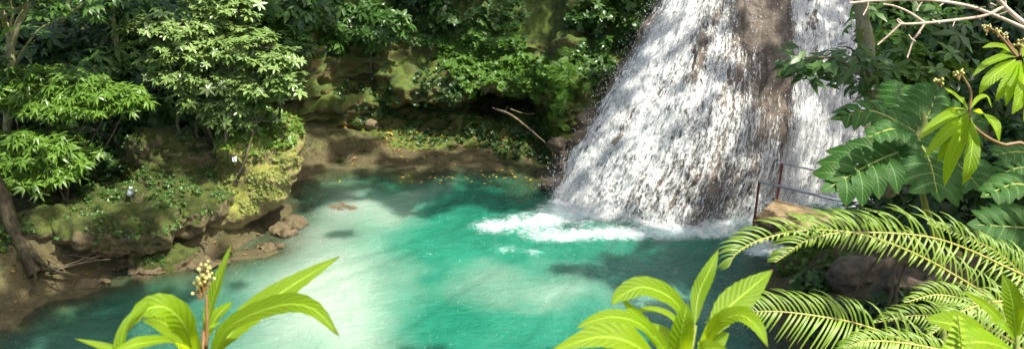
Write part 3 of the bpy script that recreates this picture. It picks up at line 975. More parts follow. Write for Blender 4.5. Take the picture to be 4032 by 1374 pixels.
def gp(px, py, lift=.03):
    p = on_ground(px, py); return p + np.array([0, 0, lift])


stick('fallen forked branch leaning out of the cave down to the shelf', [at_y(1955, 432, 24.6), at_y(2010, 452, 24.3), at_y(2080, 505, 23.9), at_y(2150, 565, 23.3)], .05, .018, 'twig', sub=(
    [at_y(1955, 432, 24.6), at_y(1938, 424, 24.5)], [at_y(1985, 440, 24.5), at_y(2000, 422, 24.4)], [at_y(2010, 430, 24.4), at_y(2060, 447, 24.3), at_y(2105, 449, 24.2)]))
stick('thin dead stick standing against the dark cliff foot', [at_y(1325, 480, 25.0), at_y(1345, 515, 24.9), at_y(1352, 565, 24.5)], .028, .015)
stick('long aerial root hanging down the cliff from the shrub', [at_y(1462, 180, 25.6), at_y(1460, 255, 25.6), at_y(1462, 345, 25.8)], .016, .03, 'twig', 'aerial_root', 'root')
BR = 'sticks in the brush pile on the left bank'
for k, (a, b, lb) in enumerate((((195, 1070), (415, 1003), 'long pale stick lying at the bottom of the brush pile'), ((190, 1030), (370, 1000), 'straight stick across the middle of the brush pile'),
                                ((170, 1005), (385, 1020), 'crooked stick crossing the brush pile downwards'), ((230, 1060), (435, 1020), 'thin stick poking right out of the brush pile'), ((160, 1010), (270, 1075), 'short stick at the left end of the brush pile'))):
    A, B = at_z(*a, .42 + .04 * k), at_z(*b, .5 + .03 * k)
    stick(lb, [A, (A + B) / 2 + np.array([0, 0, .05]), B], .022, .009, 'twig', 'stick', 'stick', BR, sub=([(A + B) / 2 + np.array([0, 0, .05]), (A * .3 + B * .7) + np.array([.1, 0, .16])],))
stick('forked bare twig above the waterline below the headland', [at_y(745, 967, 17.1), at_y(800, 955, 17.1), at_y(822, 960, 17.0)], .02, .01, sub=([at_y(812, 956, 17.1), at_y(818, 985, 16.9)],))
stick('bare twig lying on the mossy rock ledge', [at_y(700, 785, 17.8), at_y(770, 765, 17.8)], .016, .008)
stick('pale root lying along the edge of the sand ledge', [gp(80, 725), gp(170, 700), gp(280, 698, .06)], .035, .02)

# fallen leaves
LEAF = leaf_tmpl_round(.26, .04, .08)
mb = MB(); mb2 = MB()
rg = np.random.default_rng(77)
P, Nn_ = [], []
for _ in range(720):
    px, py = rg.uniform(1190, 2280), rg.uniform(505, 690)
    j = rg.integers(2, 42); i = rg.integers(60, 255)
    P.append(CLIFF_S[i, j] + CLIFF_N[i, j] * .03); Nn_.append(CLIFF_N[i, j] * np.sign(CLIFF_N[i, j, 2]))
for _ in range(150):
    i = rg.integers(250, 292); j = rg.integers(60, 120)
    P.append(CLIFF_S[i, j] - CLIFF_N[i, j] * np.sign(CLIFF_N[i, j, 1]) * .03); Nn_.append(CLIFF_N[i, j])
for _ in range(230):
    p = on_ground(rg.uniform(1200, 2220), rg.uniform(560, 668), 20, 29)
    if p[2] > .02:
        P.append(p + np.array([0, 0, .03])); Nn_.append([0, 0, 1.])
for _ in range(900):
    x, y = rg.uniform(-14, -6.2), rg.uniform(13.8, 20)
    if pool_sd(np.array([x]), np.array([y]))[0] > .1:
        P.append([x, y, gz(x, y) + .03]); Nn_.append([0, 0, 1.])
P = np.array(P); Nn_ = unit(np.array(Nn_) + rg.normal(size=P.shape) * .3)
sel = rg.random(len(P)) < .78
scatter(mb, LEAF, P[sel], basis(Nn_[sel]), .07 + .07 * rg.random(sel.sum()))
tag(mb.build('leaf_litter', M['leaf_dead']), 'brown fallen leaves strewn over the shelf and the left bank', 'fallen leaves', None, 'stuff')
scatter(mb2, LEAF, P[~sel], basis(Nn_[~sel]), .07 + .07 * rg.random((~sel).sum()))
# leaves afloat in the cove
n = 46
Pf = np.array([at_z(rg.normal(1830, 170), rg.normal(692, 16), .02) for _ in range(n)])
scatter(mb2, LEAF, Pf, basis(np.array([0, 0, 1.]) + rg.normal(size=(n, 3)) * .08), .07 + .07 * rg.random(n))
tag(mb2.build('yellow_leaf_litter', M['leaf_yellow']), 'yellow fallen leaves on the banks and afloat in the cove', 'fallen leaves', None, 'stuff')

# ------------------------------------------------------------------ shrubs
WHORL = whorl_tmpl(7, leaf_tmpl_round(.2, .04, .18), .12, 2)          # broad glossy leaves in whorls
WHORL_L = whorl_tmpl(8, leaf_tmpl(.13, .04, .28, .4), -.05, 6)         # long drooping leaves in umbrellas
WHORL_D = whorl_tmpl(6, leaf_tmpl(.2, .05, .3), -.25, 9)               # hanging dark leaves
PINNA = pinna_tmpl(7)
SPRAY = whorl_tmpl(9, leaf_tmpl(.3, .03, .15), .3, 12, .5)


def shrub(label, base, blobs, n, tmpl, size, leaf, bark='twig', name='shrub', cat='shrub', group=None, up=.55, r0=.05, seed=0, thr=-.12, crown='crown', twigs=14, root_down=.15, shell=.55):
    rg = np.random.default_rng(1000 + seed)
    base = np.asarray(base, float)
    root = empty(name, base, label, cat, group)
    vol = np.array([b[1][0] * b[1][1] + b[1][0] * b[1][2] for b in blobs])
    mbl = MB(); mbt = MB()
    tips = []
    for (c, r), w in zip(blobs, vol / vol.sum()):
        c = np.asarray(c, float); r = np.asarray(r, float)
        m = int(n * w * 1.5)
        D = unit(rg.normal(size=(m, 3))); D[:, 2] = np.abs(D[:, 2]) * np.where(rg.random(m) < .72, 1, -1)
        u = (shell ** 3 + (1 - shell ** 3) * rg.random(m)) ** (1 / 3)
        P = c + D * r * (u * (1 + .18 * rg.normal(size=m)))[:, None]
        P = P[fbm(P, 1.0 / max(.35, min(r) * .8), 3, 200 + seed) > thr]
        D = unit((P - c) / r)
        Z = unit(D * (1 - up) + np.array([0, 0, up]) + rg.normal(size=P.shape) * .22)
        scatter(mbl, tmpl, P, basis(Z), size * (.5 + .9 * rg.random(len(P))))
        mid = (base + c) / 2 + rg.normal(size=3) * .12 * np.linalg.norm(c - base)
        tube(mbt, [base - np.array([0, 0, root_down]), mid, c], r0, r0 * .5, 6, 8)
        for p in P[rg.choice(len(P), min(twigs, len(P)), False)]:
            tube(mbt, [c, (c + p) / 2 + rg.normal(size=3) * .08 * r, p], r0 * .35, r0 * .12, 4, 5)
    mbl.build(crown, M[leaf], root)
    mbt.build('trunk', M[bark], root)
    return root


def yb(px, py, Y, rx, ry, rz):
    return (at_y(px, py, Y), (rx, ry, rz))


b0 = at_y(893, 690, 19.0)
bush = shrub('big glossy broadleaf bush growing on the headland, its right side sunlit', (b0[0], b0[1], 1.2),
      [yb(660, 120, 19.3, 1.15, .8, .40), yb(760, 215, 19.1, 1.1, .75, .36), yb(860, 75, 19.6, .85, .6, .45), yb(960, 180, 19.2, .85, .7, .42), yb(1050, 250, 18.9, .75, .6, .33), yb(1110, 310, 18.8, .5, .5, .25), yb(1040, 355, 18.7, .75, .55, .32),
       yb(800, 320, 18.8, .95, .6, .3), yb(880, 410, 18.7, .85, .5, .3), yb(950, 340, 18.8, .8, .5, .3), yb(535, 120, 19.3, .45, .4, .25), yb(985, 430, 18.7, .55, .4, .22), yb(850, 10, 19.8, .9, .6, .4), yb(900, 475, 18.5, .6, .4, .22), yb(790, 405, 18.6, .7, .4, .25), yb(720, 300, 18.8, .7, .5, .28), yb(1010, 475, 18.5, .4, .3, .15)],
      3700, WHORL, .185, 'leaf_bush', 'trunk_moss', 'broadleaf_bush', 'bush', None, .72, .06, 1, -.02, twigs=22, shell=.3)
mb = MB()
for pts, r in (([(893, 690, 19.0), (905, 800, 18.75), (915, 880, 18.4)], .07), ([(893, 690, 19.0), (870, 780, 18.7), (850, 820, 18.5)], .045), ([(890, 600, 19.0), (935, 700, 18.75), (935, 770, 18.6)], .04)):
    tube(mb, [at_y(*q) for q in pts], r, r * .5, 6, None, 0, .2)
mb.build('roots', M['trunk_moss'], bush)

LS = 'shrubs with whorled leaves along the left bank'
for k, (lb, base, bl, n) in enumerate((
        ('wide pale-leaved shrub spreading right of the slender tree, tip reaching the sunlight', (230, 600, 18.2), [yb(150, 315, 18.4, .95, .6, .3), yb(290, 345, 18.2, .95, .6, .3), yb(430, 375, 17.9, .8, .5, .25), yb(510, 400, 17.8, .45, .4, .2), yb(60, 380, 18.0, .6, .5, .3), yb(210, 415, 17.8, .8, .5, .28), yb(360, 425, 17.7, .7, .5, .2)], 800),
        ('low drooping shrub in front of the slender tree trunk above the sand ledge', (160, 690, 17.4), [yb(40, 580, 17.3, .7, .5, .3), yb(160, 545, 17.2, .65, .5, .25), yb(20, 660, 17.0, .8, .5, .3), yb(130, 640, 16.9, .8, .5, .3), yb(90, 700, 16.8, .8, .5, .2), yb(220, 580, 17.1, .5, .4, .2)], 640),
        ('small bright shrub at the left end of the sand ledge', (240, 700, 17.2), [yb(250, 640, 17.2, .6, .45, .22), yb(310, 615, 17.3, .45, .4, .2), yb(210, 685, 16.9, .5, .4, .2)], 230))):
    p = at_y(*base); z = gz(p[0], p[1])
    shrub(lb, (p[0], p[1], z), bl, int(n * 1.45), WHORL_L, .225, 'leaf_fresh', 'twig', 'whorled_shrub', 'shrub', LS, .8, .03, 10 + k, -.3, twigs=5, shell=.3)

# slender tree, upper left
tr = empty('slender_tree', at_y(15, 640, 18.4), 'slender pale-barked tree leaning at the far left with forked bare limbs', 'tree')
mb = MB()
def T(*pts): return [at_y(*q) for q in pts]
tube(mb, T((10, 640, 18.4), (30, 480, 18.5), (42, 300, 18.6), (40, 170, 18.7), (10, 60, 18.8), (-20, -80, 19)), .11, .06, 8, None, 0, .15)
tube(mb, T((45, 180, 18.7), (70, 100, 18.7), (100, 40, 18.8), (130, -40, 18.9)), .085, .06, 8, None, 0, .1)
tube(mb, T((55, 270, 18.6), (90, 200, 18.4), (160, 115, 18.3), (265, 60, 18.2), (340, 5, 18.2), (400, -40, 18.2)), .035, .018, 6)
tube(mb, T((30, 150, 18.7), (48, 60, 18.6), (40, -30, 18.6)), .04, .03, 6)
tube(mb, T((0, 75, 18.6), (60, 40, 18.4), (140, -10, 18.2)), .035, .02, 6)
mb.build('trunk', M['trunk_pale'], tr)
mb = MB()
P = np.concatenate([at_y(x, y, 18.2) + RNG.normal(size=(14, 3)) * np.array([.35, .3, .15]) for x, y in ((250, 20), (380, 5), (310, -10), (60, -20), (-10, 230))])
scatter(mb, WHORL_D, P, basis(np.array([0, 0, 1.]) + RNG.normal(size=P.shape) * .3), .22)
mb.build('crown', M['leaf_mid'], tr)
# leaning trunk, lower left
lt = empty('leaning_tree', at_y(70, 1060, 15.6), 'thick dark leaning trunk with spreading roots at the lower left edge', 'tree')
mb = MB()
tube(mb, T((150, 1075, 15.4), (95, 985, 15.6), (45, 880, 15.8), (10, 770, 16.0), (-60, 600, 16.2), (-160, 300, 16.5), (-320, -200, 17)), .17, .11, 10, None, 0, .3)
mb.build('trunk', M['trunk_dark'], lt)
for pts in (((120, 1000, 15.5), (190, 1050, 15.3), (280, 1090, 15.2)), ((110, 1010, 15.5), (140, 1090, 15.2), (120, 1140, 15.0)), ((90, 990, 15.5), (30, 1080, 15.3), (0, 1130, 15.2)), ((150, 1060, 15.4), (240, 1060, 15.5), (330, 1040, 15.7))):
    mb = MB(); tube(mb, T(*pts), .06, .018, 6, None, 0, .3); mb.build('root', M['trunk_dark'], lt)
mb = MB()
cc = at_y(-320, -200, 17)
P = cc + RNG.normal(size=(260, 3)) * np.array([1.4, 1.4, .8])
scatter(mb, WHORL, P, basis(np.array([0, 0, 1.]) + RNG.normal(size=P.shape) * .3), .35)
mb.build('crown', M['leaf_mid'], lt)
ttr = empty('young_tree', at_y(460, 260, 21.5), 'thin mossy sapling stem standing in the dark wood left of the bush', 'tree')
mb = MB(); tube(mb, T((465, 235, 21.5), (458, 150, 21.5), (445, 60, 21.5), (450, -60, 21.6)), .075, .05, 7, None, 0, .15); mb.build('trunk', M['trunk_pale'], ttr)
mb = MB()
P = at_y(450, 10, 21.4) + RNG.normal(size=(70, 3)) * np.array([.7, .5, .3])
scatter(mb, WHORL_D, P, basis(np.array([0, 0, 1.]) + RNG.normal(size=P.shape) * .3), .3); mb.build('crown', M['leaf_mid'], ttr)

# hanging shrubs and ledge growth on the cliff
shrub('dark large-leaved shrub hanging over the cliff left of the aerial root', at_y(1330, -10, 26.2), [yb(1290, 60, 25.9, .9, .6, .6), yb(1370, 110, 25.7, .8, .6, .5), yb(1300, 175, 25.6, .45, .4, .35), yb(1240, 40, 25.9, .7, .5, .4)], 520, WHORL_D, .34, 'leaf_mid', name='hanging_shrub', seed=30, up=.35, r0=.05)
shrub('bright green shrub hanging over the cliff above the aerial root', at_y(1480, -10, 26.2), [yb(1460, 60, 25.8, .5, .5, .4), yb(1530, 95, 25.6, .65, .5, .45), yb(1470, 130, 25.5, .55, .4, .35), yb(1455, 180, 25.5, .18, .2, .2)], 330, WHORL, .30, 'leaf_mid', name='hanging_shrub', seed=31, up=.35, r0=.05)
HS = 'dark shrubs of the shaded wood above the pool'
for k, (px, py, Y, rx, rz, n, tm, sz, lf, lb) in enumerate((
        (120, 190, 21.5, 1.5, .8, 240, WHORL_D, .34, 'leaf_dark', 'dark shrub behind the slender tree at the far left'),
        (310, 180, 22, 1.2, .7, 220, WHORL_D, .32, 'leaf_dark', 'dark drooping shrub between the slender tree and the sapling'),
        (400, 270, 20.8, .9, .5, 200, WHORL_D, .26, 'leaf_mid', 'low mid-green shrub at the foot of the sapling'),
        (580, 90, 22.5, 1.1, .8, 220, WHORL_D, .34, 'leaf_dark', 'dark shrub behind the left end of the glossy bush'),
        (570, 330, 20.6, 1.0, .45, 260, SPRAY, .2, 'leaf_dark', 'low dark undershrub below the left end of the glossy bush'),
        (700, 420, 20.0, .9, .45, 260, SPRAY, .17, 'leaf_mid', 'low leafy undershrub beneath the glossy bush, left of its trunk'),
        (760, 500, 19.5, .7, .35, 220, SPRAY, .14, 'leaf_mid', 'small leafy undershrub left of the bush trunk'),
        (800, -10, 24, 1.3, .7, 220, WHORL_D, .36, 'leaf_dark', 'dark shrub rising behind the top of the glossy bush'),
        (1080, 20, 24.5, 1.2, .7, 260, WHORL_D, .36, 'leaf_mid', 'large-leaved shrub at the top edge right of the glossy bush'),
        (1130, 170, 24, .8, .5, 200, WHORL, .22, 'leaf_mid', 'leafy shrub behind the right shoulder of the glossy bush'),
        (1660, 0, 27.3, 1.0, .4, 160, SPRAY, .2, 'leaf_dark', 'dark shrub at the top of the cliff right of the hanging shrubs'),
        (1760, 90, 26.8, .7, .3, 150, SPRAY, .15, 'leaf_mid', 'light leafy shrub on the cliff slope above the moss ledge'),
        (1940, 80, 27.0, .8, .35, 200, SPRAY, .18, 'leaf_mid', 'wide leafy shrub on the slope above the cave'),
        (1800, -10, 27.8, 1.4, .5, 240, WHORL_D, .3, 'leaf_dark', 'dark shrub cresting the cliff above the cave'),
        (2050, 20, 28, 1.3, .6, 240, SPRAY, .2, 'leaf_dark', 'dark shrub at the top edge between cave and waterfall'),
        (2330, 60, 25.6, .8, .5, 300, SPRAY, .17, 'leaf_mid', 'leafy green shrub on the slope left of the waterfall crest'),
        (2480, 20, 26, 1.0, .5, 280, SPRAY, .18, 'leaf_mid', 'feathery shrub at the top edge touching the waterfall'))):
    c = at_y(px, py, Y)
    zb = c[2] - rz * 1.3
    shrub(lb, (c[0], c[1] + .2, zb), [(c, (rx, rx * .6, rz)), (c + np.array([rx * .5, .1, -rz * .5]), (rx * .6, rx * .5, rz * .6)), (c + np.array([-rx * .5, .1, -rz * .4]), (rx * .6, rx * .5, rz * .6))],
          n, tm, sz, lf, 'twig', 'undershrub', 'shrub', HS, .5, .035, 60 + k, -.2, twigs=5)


def near_px(Pts, px, py):
    v = Pts.reshape(-1, 3) - CAM
    d = v @ FWD
    return np.hypot(v @ RIGHT / d * F + 2016 - px, 687 - v @ UP / d * F - py).reshape(Pts.shape[:2])


CN = CLIFF_N * np.where((CLIFF_N * (CAM - CLIFF_S)).sum(-1, keepdims=True) > 0, 1, -1)


def ledge_plants(label, name, spots, n, tmpl, size, leaf, seed, up=.4):
    rg = np.random.default_rng(seed)
    mb = MB()
    for px, py, r, w in spots:
        D = near_px(CLIFF_S, px, py) / r
        m = (D < 1 + .3 * fbm(CLIFF_S.reshape(-1, 3), 2, 2, seed).reshape(D.shape)).ravel()
        cover(mb, CLIFF_S.reshape(-1, 3), CN.reshape(-1, 3), int(n * w), tmpl, size, up, m, seed + int(px), .05)
    return tag(mb.build(name, M[leaf]), label, 'plants', None, 'stuff')


ledge_plants('fresh green creeping plants covering the ledge above the cave', 'ledge_plants', ((1900, 240, 130, 1), (2010, 280, 110, 1), (2080, 320, 70, .6), (1800, 215, 70, .4), (1990, 200, 90, .5), (2130, 290, 60, .4)), 430, SPRAY, .15, 'leaf_cover', 3)
ledge_plants('shaded creeping plants on the cliff slope near the top edge', 'slope_plants', ((1850, 110, 110, .3), (1980, 100, 100, .3), (1700, 80, 90, .3), (2400, 110, 110, .9), (2330, 230, 90, .7), (2500, 60, 90, .7), (1650, 60, 120, .6)), 420, SPRAY, .14, 'leaf_mid', 4)
ledge_plants('fern tufts hanging down the mossy ridge left of the waterfall', 'hanging_ferns', ((2210, 330, 60, 1), (2190, 420, 50, .8), (2240, 250, 55, .7), (2180, 500, 40, .5), (2290, 320, 60, .4)), 120, PINNA, .34, 'leaf_cover', 5, -.1)
ledge_plants('tiny moss plants at the dark cliff foot', 'cliff_moss', ((1700, 470, 160, 1), (2000, 520, 120, 1), (2120, 560, 80, .8), (1450, 400, 120, .4), (1780, 340, 60, .3), (1700, 300, 60, .2)), 420, SPRIG, .09, 'leaf_dark', 6)

# undergrowth of the wooded slopes
def slope_points(n, x0, x1, y0, y1, zmin, seed):
    rg = np.random.default_rng(seed)
    x = rg.uniform(x0, x1, n); y = rg.uniform(y0, y1, n)
    z = ground_z(x, y); k = (z > zmin) & (pool_sd(x, y) > .8)
    e = .15
    N = unit(np.stack([-(ground_z(x + e, y, False) - z) / e * .3, -(ground_z(x, y + e, False) - z) / e * .3, np.ones(n)], -1))
    return np.stack([x, y, z + .25 * rg.random(n)], -1)[k], N[k]


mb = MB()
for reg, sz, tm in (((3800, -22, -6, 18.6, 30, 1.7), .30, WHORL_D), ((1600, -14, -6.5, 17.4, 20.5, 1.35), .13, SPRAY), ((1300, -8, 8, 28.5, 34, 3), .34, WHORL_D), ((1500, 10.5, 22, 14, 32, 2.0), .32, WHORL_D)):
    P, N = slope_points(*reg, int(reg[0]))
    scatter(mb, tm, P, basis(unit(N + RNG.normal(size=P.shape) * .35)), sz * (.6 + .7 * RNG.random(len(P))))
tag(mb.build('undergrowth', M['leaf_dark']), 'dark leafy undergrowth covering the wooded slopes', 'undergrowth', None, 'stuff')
mb = MB()
for reg, sz, tm in (((1500, -13, -6.5, 15.2, 19.5, .6), .085, SPRAY), ((1300, 5.5, 14, 8, 17, .4), .12, SPRAY)):
    P, N = slope_points(*reg, int(reg[0]) + 5)
    k = fbm(P, .9, 2, 44) > .12
    scatter(mb, tm, P[k], basis(unit(N[k] + RNG.normal(size=P[k].shape) * .35)), sz * (.6 + .7 * RNG.random(k.sum())))
tag(mb.build('small_ground_plants', M['leaf_cover']), 'small green seedlings dotting the mossy banks', 'ground cover', None, 'stuff')
# ------------------------------------------------------------------ right-hand plants and foreground plants
def nvec(a=.7, b=.6, c=0.0):
    """A leaf's facing: a towards the camera, b upwards, c to the right."""
    return unit(-FWD * a + np.array([0, 0, 1.]) * b + RIGHT * c)


def blade(mb, C, hw, N, n=16, fold=.25, mat=0, serr=.03, peak=.42, rnd=.5, wave=.0, tipp=1.0):
    """A leaf blade along curve C (control points), half width hw, faces towards N."""
    P = catmull(C, n)
    T = unit(np.gradient(P, axis=0))
    Sd = unit(np.cross(T, np.broadcast_to(N, T.shape)))
    U = np.cross(Sd, T)
    t = np.linspace(0, 1, n)
    w = np.where(t < peak, np.sin(t / peak * np.pi / 2) ** .8, np.cos((t - peak) / (1 - peak) * np.pi / 2) ** (.9 * tipp))
    w = hw * np.clip(w, .03, 1)
    cols = []
    for s in (-1, -.55, 0, .55, 1):
        ww = w * (1 + serr * (-1) ** np.arange(n)) if abs(s) == 1 else w
        cols.append(P + Sd * (s * ww)[:, None] + U * (fold * abs(s) ** 1.3 * w + wave * w * np.sin(t * 17 + s * 2) * abs(s))[:, None])
    V = np.stack(cols, 1)
    mb.add(V.reshape(-1, 3), grid_faces(n, 5), mat, rnd, np.repeat(t, 5) + .001, np.tile([-1, -.55, 0, .55, 1], n))
    # midrib on the underside
    tube(mb, P[:-1] - U[:-1] * hw * .03, hw * .05, hw * .015, 4, max(4, n // 2), 1 if mat == 0 else mat, 0, .8, False)


def px_curve(pts, d):
    return [at_depth(x, y, d * (q[0] if q else 1)) for x, y, *q in pts]


def lance_plant(label, base, d, leaves, stems=(), buds=(), group=None, leaf='leaf_lance', hwk=.44):
    root = empty('lance_leaved_plant', at_depth(base[0], base[1], d), label, 'plant', group)
    for k, (pts, w, facing) in enumerate(leaves):
        mb = MB()
        blade(mb, px_curve(pts, d), w * hwk / F * d, nvec(*facing), 22, .22, 0, .035, .45, RNG.random(), .05)
        mb.build('leaf', [M[leaf], M['stem_green']], root)
    mb = MB()
    for pts, r in stems:
        tube(mb, px_curve(pts, d), r, r * .6, 6)
    if stems:
        mb.build('stem', M['stem_brown'] if buds else M['stem_green'], root)
    if buds:
        for x, y, spread, n, r in buds:
            mb = MB(); sp = MB()
            c = at_depth(x, y, d)
            for _ in range(n):
                p = c + RNG.normal(size=3) * spread / F * d * np.array([.55, .55, .6])
                nu, nv = 8, 5
                th, ph = np.meshgrid(np.linspace(0, 2 * np.pi, nu), np.linspace(.01, np.pi - .01, nv), indexing='ij')
                rr = r / F * d * RNG.uniform(.7, 1.2)
                mb.add(np.stack([np.sin(ph) * np.cos(th), np.sin(ph) * np.sin(th), np.cos(ph) * 1.2], -1).reshape(-1, 3) * rr + p, grid_faces(nu, nv))
                tube(sp, [at_depth(x, y + spread * 1.6, d), (p + c) / 2 - np.array([0, 0, spread * .3 / F * d]), p], .0012 * d, .0008 * d, 4, 4)
            fb = mb.build('flower_buds', M['bud'], root); sp.build('flower_stalks', M['stem_brown'], root)
    return root


G = 'plants with long lance leaves'
lance_plant('foreground plant at lower left with long yellow-green leaves and a cream bud cluster', (800, 1480), 1.02, [
    ([(820, 1440), (900, 1290, .99), (1090, 1205, .96), (1230, 1215, .94), (1338, 1325, .93)], 112, (.5, .8, 0)),
    ([(835, 1400), (960, 1260, 1.03), (1140, 1130, 1.06), (1340, 1008, 1.1)], 120, (.75, .55, .1)),
    ([(800, 1330), (830, 1200, 1.02), (868, 1080, 1.03), (914, 957, 1.05)], 66, (.8, .3, -.4)),
    ([(785, 1450), (765, 1360), (735, 1270, .99), (718, 1184, 1.0)], 62, (.9, .3, .2)),
    ([(770, 1430), (730, 1290, .96), (650, 1210, .93), (560, 1225, .92), (505, 1300, .91)], 120, (.6, .7, 0)),
    ([(700, 1500), (560, 1480, .9), (478, 1400, .88), (500, 1270, .89), (598, 1172, .92)], 62, (.85, .4, -.3)),
    ([(790, 1450), (690, 1350, .93), (560, 1350, .88), (430, 1390, .86)], 80, (.5, .8, 0)),
    ([(700, 1500), (560, 1430, .95), (430, 1370, .93), (296, 1332, .92)], 44, (.7, .6, 0)),
    ([(800, 1360), (850, 1250, 1.1), (915, 1185, 1.15)], 80, (.8, .4, 0)),
    ([(800, 1330), (830, 1290, 1.05), (868, 1268, 1.06)], 24, (.8, .4, 0)),
    ([(775, 1420), (680, 1300, 1.04), (620, 1260, 1.06), (560, 1262, 1.08)], 90, (.6, .7, 0))],
    [([(830, 6300), (820, 3500), (800, 1480), (812, 1374), (815, 1270), (812, 1160)], .0036)], [(803, 1110, 34, 30, 7), (815, 1062, 22, 14, 7), (788, 1140, 26, 16, 7)], G)
lance_plant('foreground plant at bottom centre right with broad upright green leaves and no buds', (2700, 1500), 1.12, [
    ([(2735, 1280), (2750, 1160, 1.02), (2790, 1070, 1.03), (2829, 982, 1.05)], 74, (.9, .3, -.2)),
    ([(2790, 1330), (2860, 1220, 1.04), (2950, 1140, 1.07), (3042, 1062, 1.1)], 138, (.95, .35, -.1)),
    ([(2720, 1330), (2660, 1190, .97), (2540, 1130, .95), (2450, 1160, .94), (2407, 1202, .93)], 100, (.6, .7, 0)),
    ([(2660, 1440), (2590, 1340, .97), (2510, 1250, .95), (2445, 1170, .94)], 66, (.8, .4, .3)),
    ([(2700, 1350), (2650, 1250, 1.0), (2560, 1216, .99), (2455, 1245, .97)], 34, (.5, .85, 0)),
    ([(2640, 1420), (2540, 1290, .95), (2430, 1248, .93), (2340, 1262, .92), (2268, 1292, .91)], 72, (.6, .75, 0)),
    ([(2660, 1500), (2520, 1370, .9), (2370, 1325, .88), (2170, 1378, .86)], 130, (.6, .8, 0)),
    ([(2680, 1480), (2675, 1370, .95), (2690, 1270, .93), (2708, 1192, .93)], 104, (1, .25, 0)),
    ([(2740, 1400), (2820, 1280, .96), (2910, 1240, .94), (2980, 1285, .92), (3024, 1365, .91)], 88, (.55, .75, 0)),
    ([(2740, 1440), (2810, 1350, 1.04), (2870, 1310, 1.06)], 90, (.8, .5, 0)),
    ([(2690, 1480), (2740, 1400, .92), (2800, 1370, .9), (2880, 1390, .88)], 80, (.6, .7, 0)),
    ([(2660, 1450), (2620, 1330, 1.05), (2570, 1270, 1.07)], 80, (.7, .6, 0))],
    [([(2760, 6300), (2740, 3500), (2700, 1520), (2715, 1400), (2735, 1280)], .006)], (), G, 'leaf_lance')
lance_plant('sunlit plant with drooping lance leaves and two brown bud heads, before the lobed leaves', (3822, 480), 2.7, [
    ([(3815, 460), (3780, 540, .97), (3740, 640, .96), (3718, 735, .97)], 62, (.85, .3, -.3)),
    ([(3826, 470), (3830, 560, .95), (3815, 660, .94), (3790, 728, .95)], 70, (.95, .2, .1)),
    ([(3830, 440), (3880, 450, .96), (3920, 500, .94), (3935, 560, .94)], 62, (.7, .6, .3)),
    ([(3810, 440), (3740, 455, .96), (3670, 500, .94), (3618, 550, .93)], 50, (.7, .6, -.2)),
    ([(3812, 455), (3750, 500, .96), (3690, 560, .95), (3640, 620, .95)], 52, (.8, .45, -.2)),
    ([(3812, 430), (3780, 390, 1.0), (3745, 365, 1.02), (3718, 345, 1.03)], 48, (.6, .6, .3)),
    ([(3820, 430), (3850, 390, 1.04), (3885, 380, 1.05), (3905, 425, 1.05)], 26, (.4, .9, 0)),
    ([(3818, 462), (3760, 560, .98), (3715, 600, .98), (3690, 640, .98)], 50, (.85, .3, -.1)),
    ([(3815, 435), (3760, 430, 1.03), (3690, 470, 1.04), (3640, 500, 1.05)], 34, (.5, .8, 0)),
    ([(3820, 445), (3790, 470, .98), (3765, 480, .98), (3755, 500, .98)], 30, (.5, .7, 0))],
    [([(4260, 3900), (4230, 2200), (4190, 900), (4060, 590), (3950, 570), (3870, 530), (3822, 480), (3818, 430)], .008), ([(3818, 430), (3822, 360), (3790, 300)], .005)],
    [(3775, 290, 16, 16, 6), (3705, 322, 14, 12, 6)], G)
lance_plant('sunlit plant with lance leaves at the upper right edge, bud stalks above it', (4010, 240), 2.5, [
    ([(4000, 225), (3950, 225, .97), (3880, 255, .95), (3826, 305, .94)], 40, (.6, .7, -.2)),
    ([(4000, 235), (3950, 270, .97), (3890, 320, .96), (3855, 372, .96)], 58, (.85, .4, -.3)),
    ([(4008, 240), (3990, 290, .97), (3950, 350, .96), (3920, 400, .96)], 56, (.9, .3, -.1)),
    ([(4015, 240), (4010, 300, .96), (3975, 360, .95), (3960, 420, .95)], 50, (.9, .3, 0)),
    ([(4022, 240), (4030, 320, .95), (4010, 400, .94), (3985, 450, .94)], 66, (.95, .2, .1)),
    ([(4030, 230), (4060, 330, .95), (4050, 420, .94), (4030, 480, .94)], 66, (.95, .2, .2)),
    ([(4000, 225), (3960, 190, 1.02), (3910, 180, 1.03), (3866, 190, 1.03)], 40, (.6, .8, 0)),
    ([(4010, 215), (3985, 195, 1.04), (3950, 210, 1.05), (3900, 250, 1.06)], 30, (.5, .8, 0)),
    ([(4025, 225), (4050, 180, 1.02), (4080, 160, 1.03)], 40, (.6, .8, 0))],
    [([(4330, 3900), (4310, 2200), (4230, 800), (4090, 420), (4040, 320), (4010, 240)], .009), ([(4005, 225), (3935, 140), (3888, 105)], .005), ([(4005, 220), (3960, 150), (3932, 120)], .004), ([(4015, 220), (4020, 190), (4028, 165)], .004)],
    [(3885, 108, 14, 13, 5), (3930, 125, 14, 13, 5), (4015, 172, 14, 12, 5), (3955, 150, 12, 9, 5)], G)
lance_plant('plant with upright broad leaves at the lower right edge beneath the fern', (3995, 1500), 1.9, [
    ([(4000, 1330), (3990, 1230, .98), (3975, 1150, .97), (3945, 1075, .97)], 90, (.95, .3, -.2)),
    ([(4000, 1340), (3930, 1250, .97), (3860, 1190, .96), (3790, 1148, .95)], 46, (.8, .5, -.2)),
    ([(3990, 1400), (3860, 1330, .95), (3760, 1280, .93), (3640, 1255, .92)], 150, (.6, .8, 0)),
    ([(4010, 1390), (3900, 1350, .92), (3800, 1350, .9), (3690, 1390, .88)], 120, (.6, .8, 0)),
    ([(4000, 1330), (4040, 1230, 1.0), (4060, 1150, 1.0)], 70, (.9, .4, .2)),
    ([(4000, 1360), (3960, 1290, .96), (3930, 1270, .96), (3900, 1262, .95)], 46, (.7, .6, 0))],
    [([(4080, 4400), (4040, 2600), (3995, 1560), (4000, 1440), (4003, 1320)], .011)], (), G)
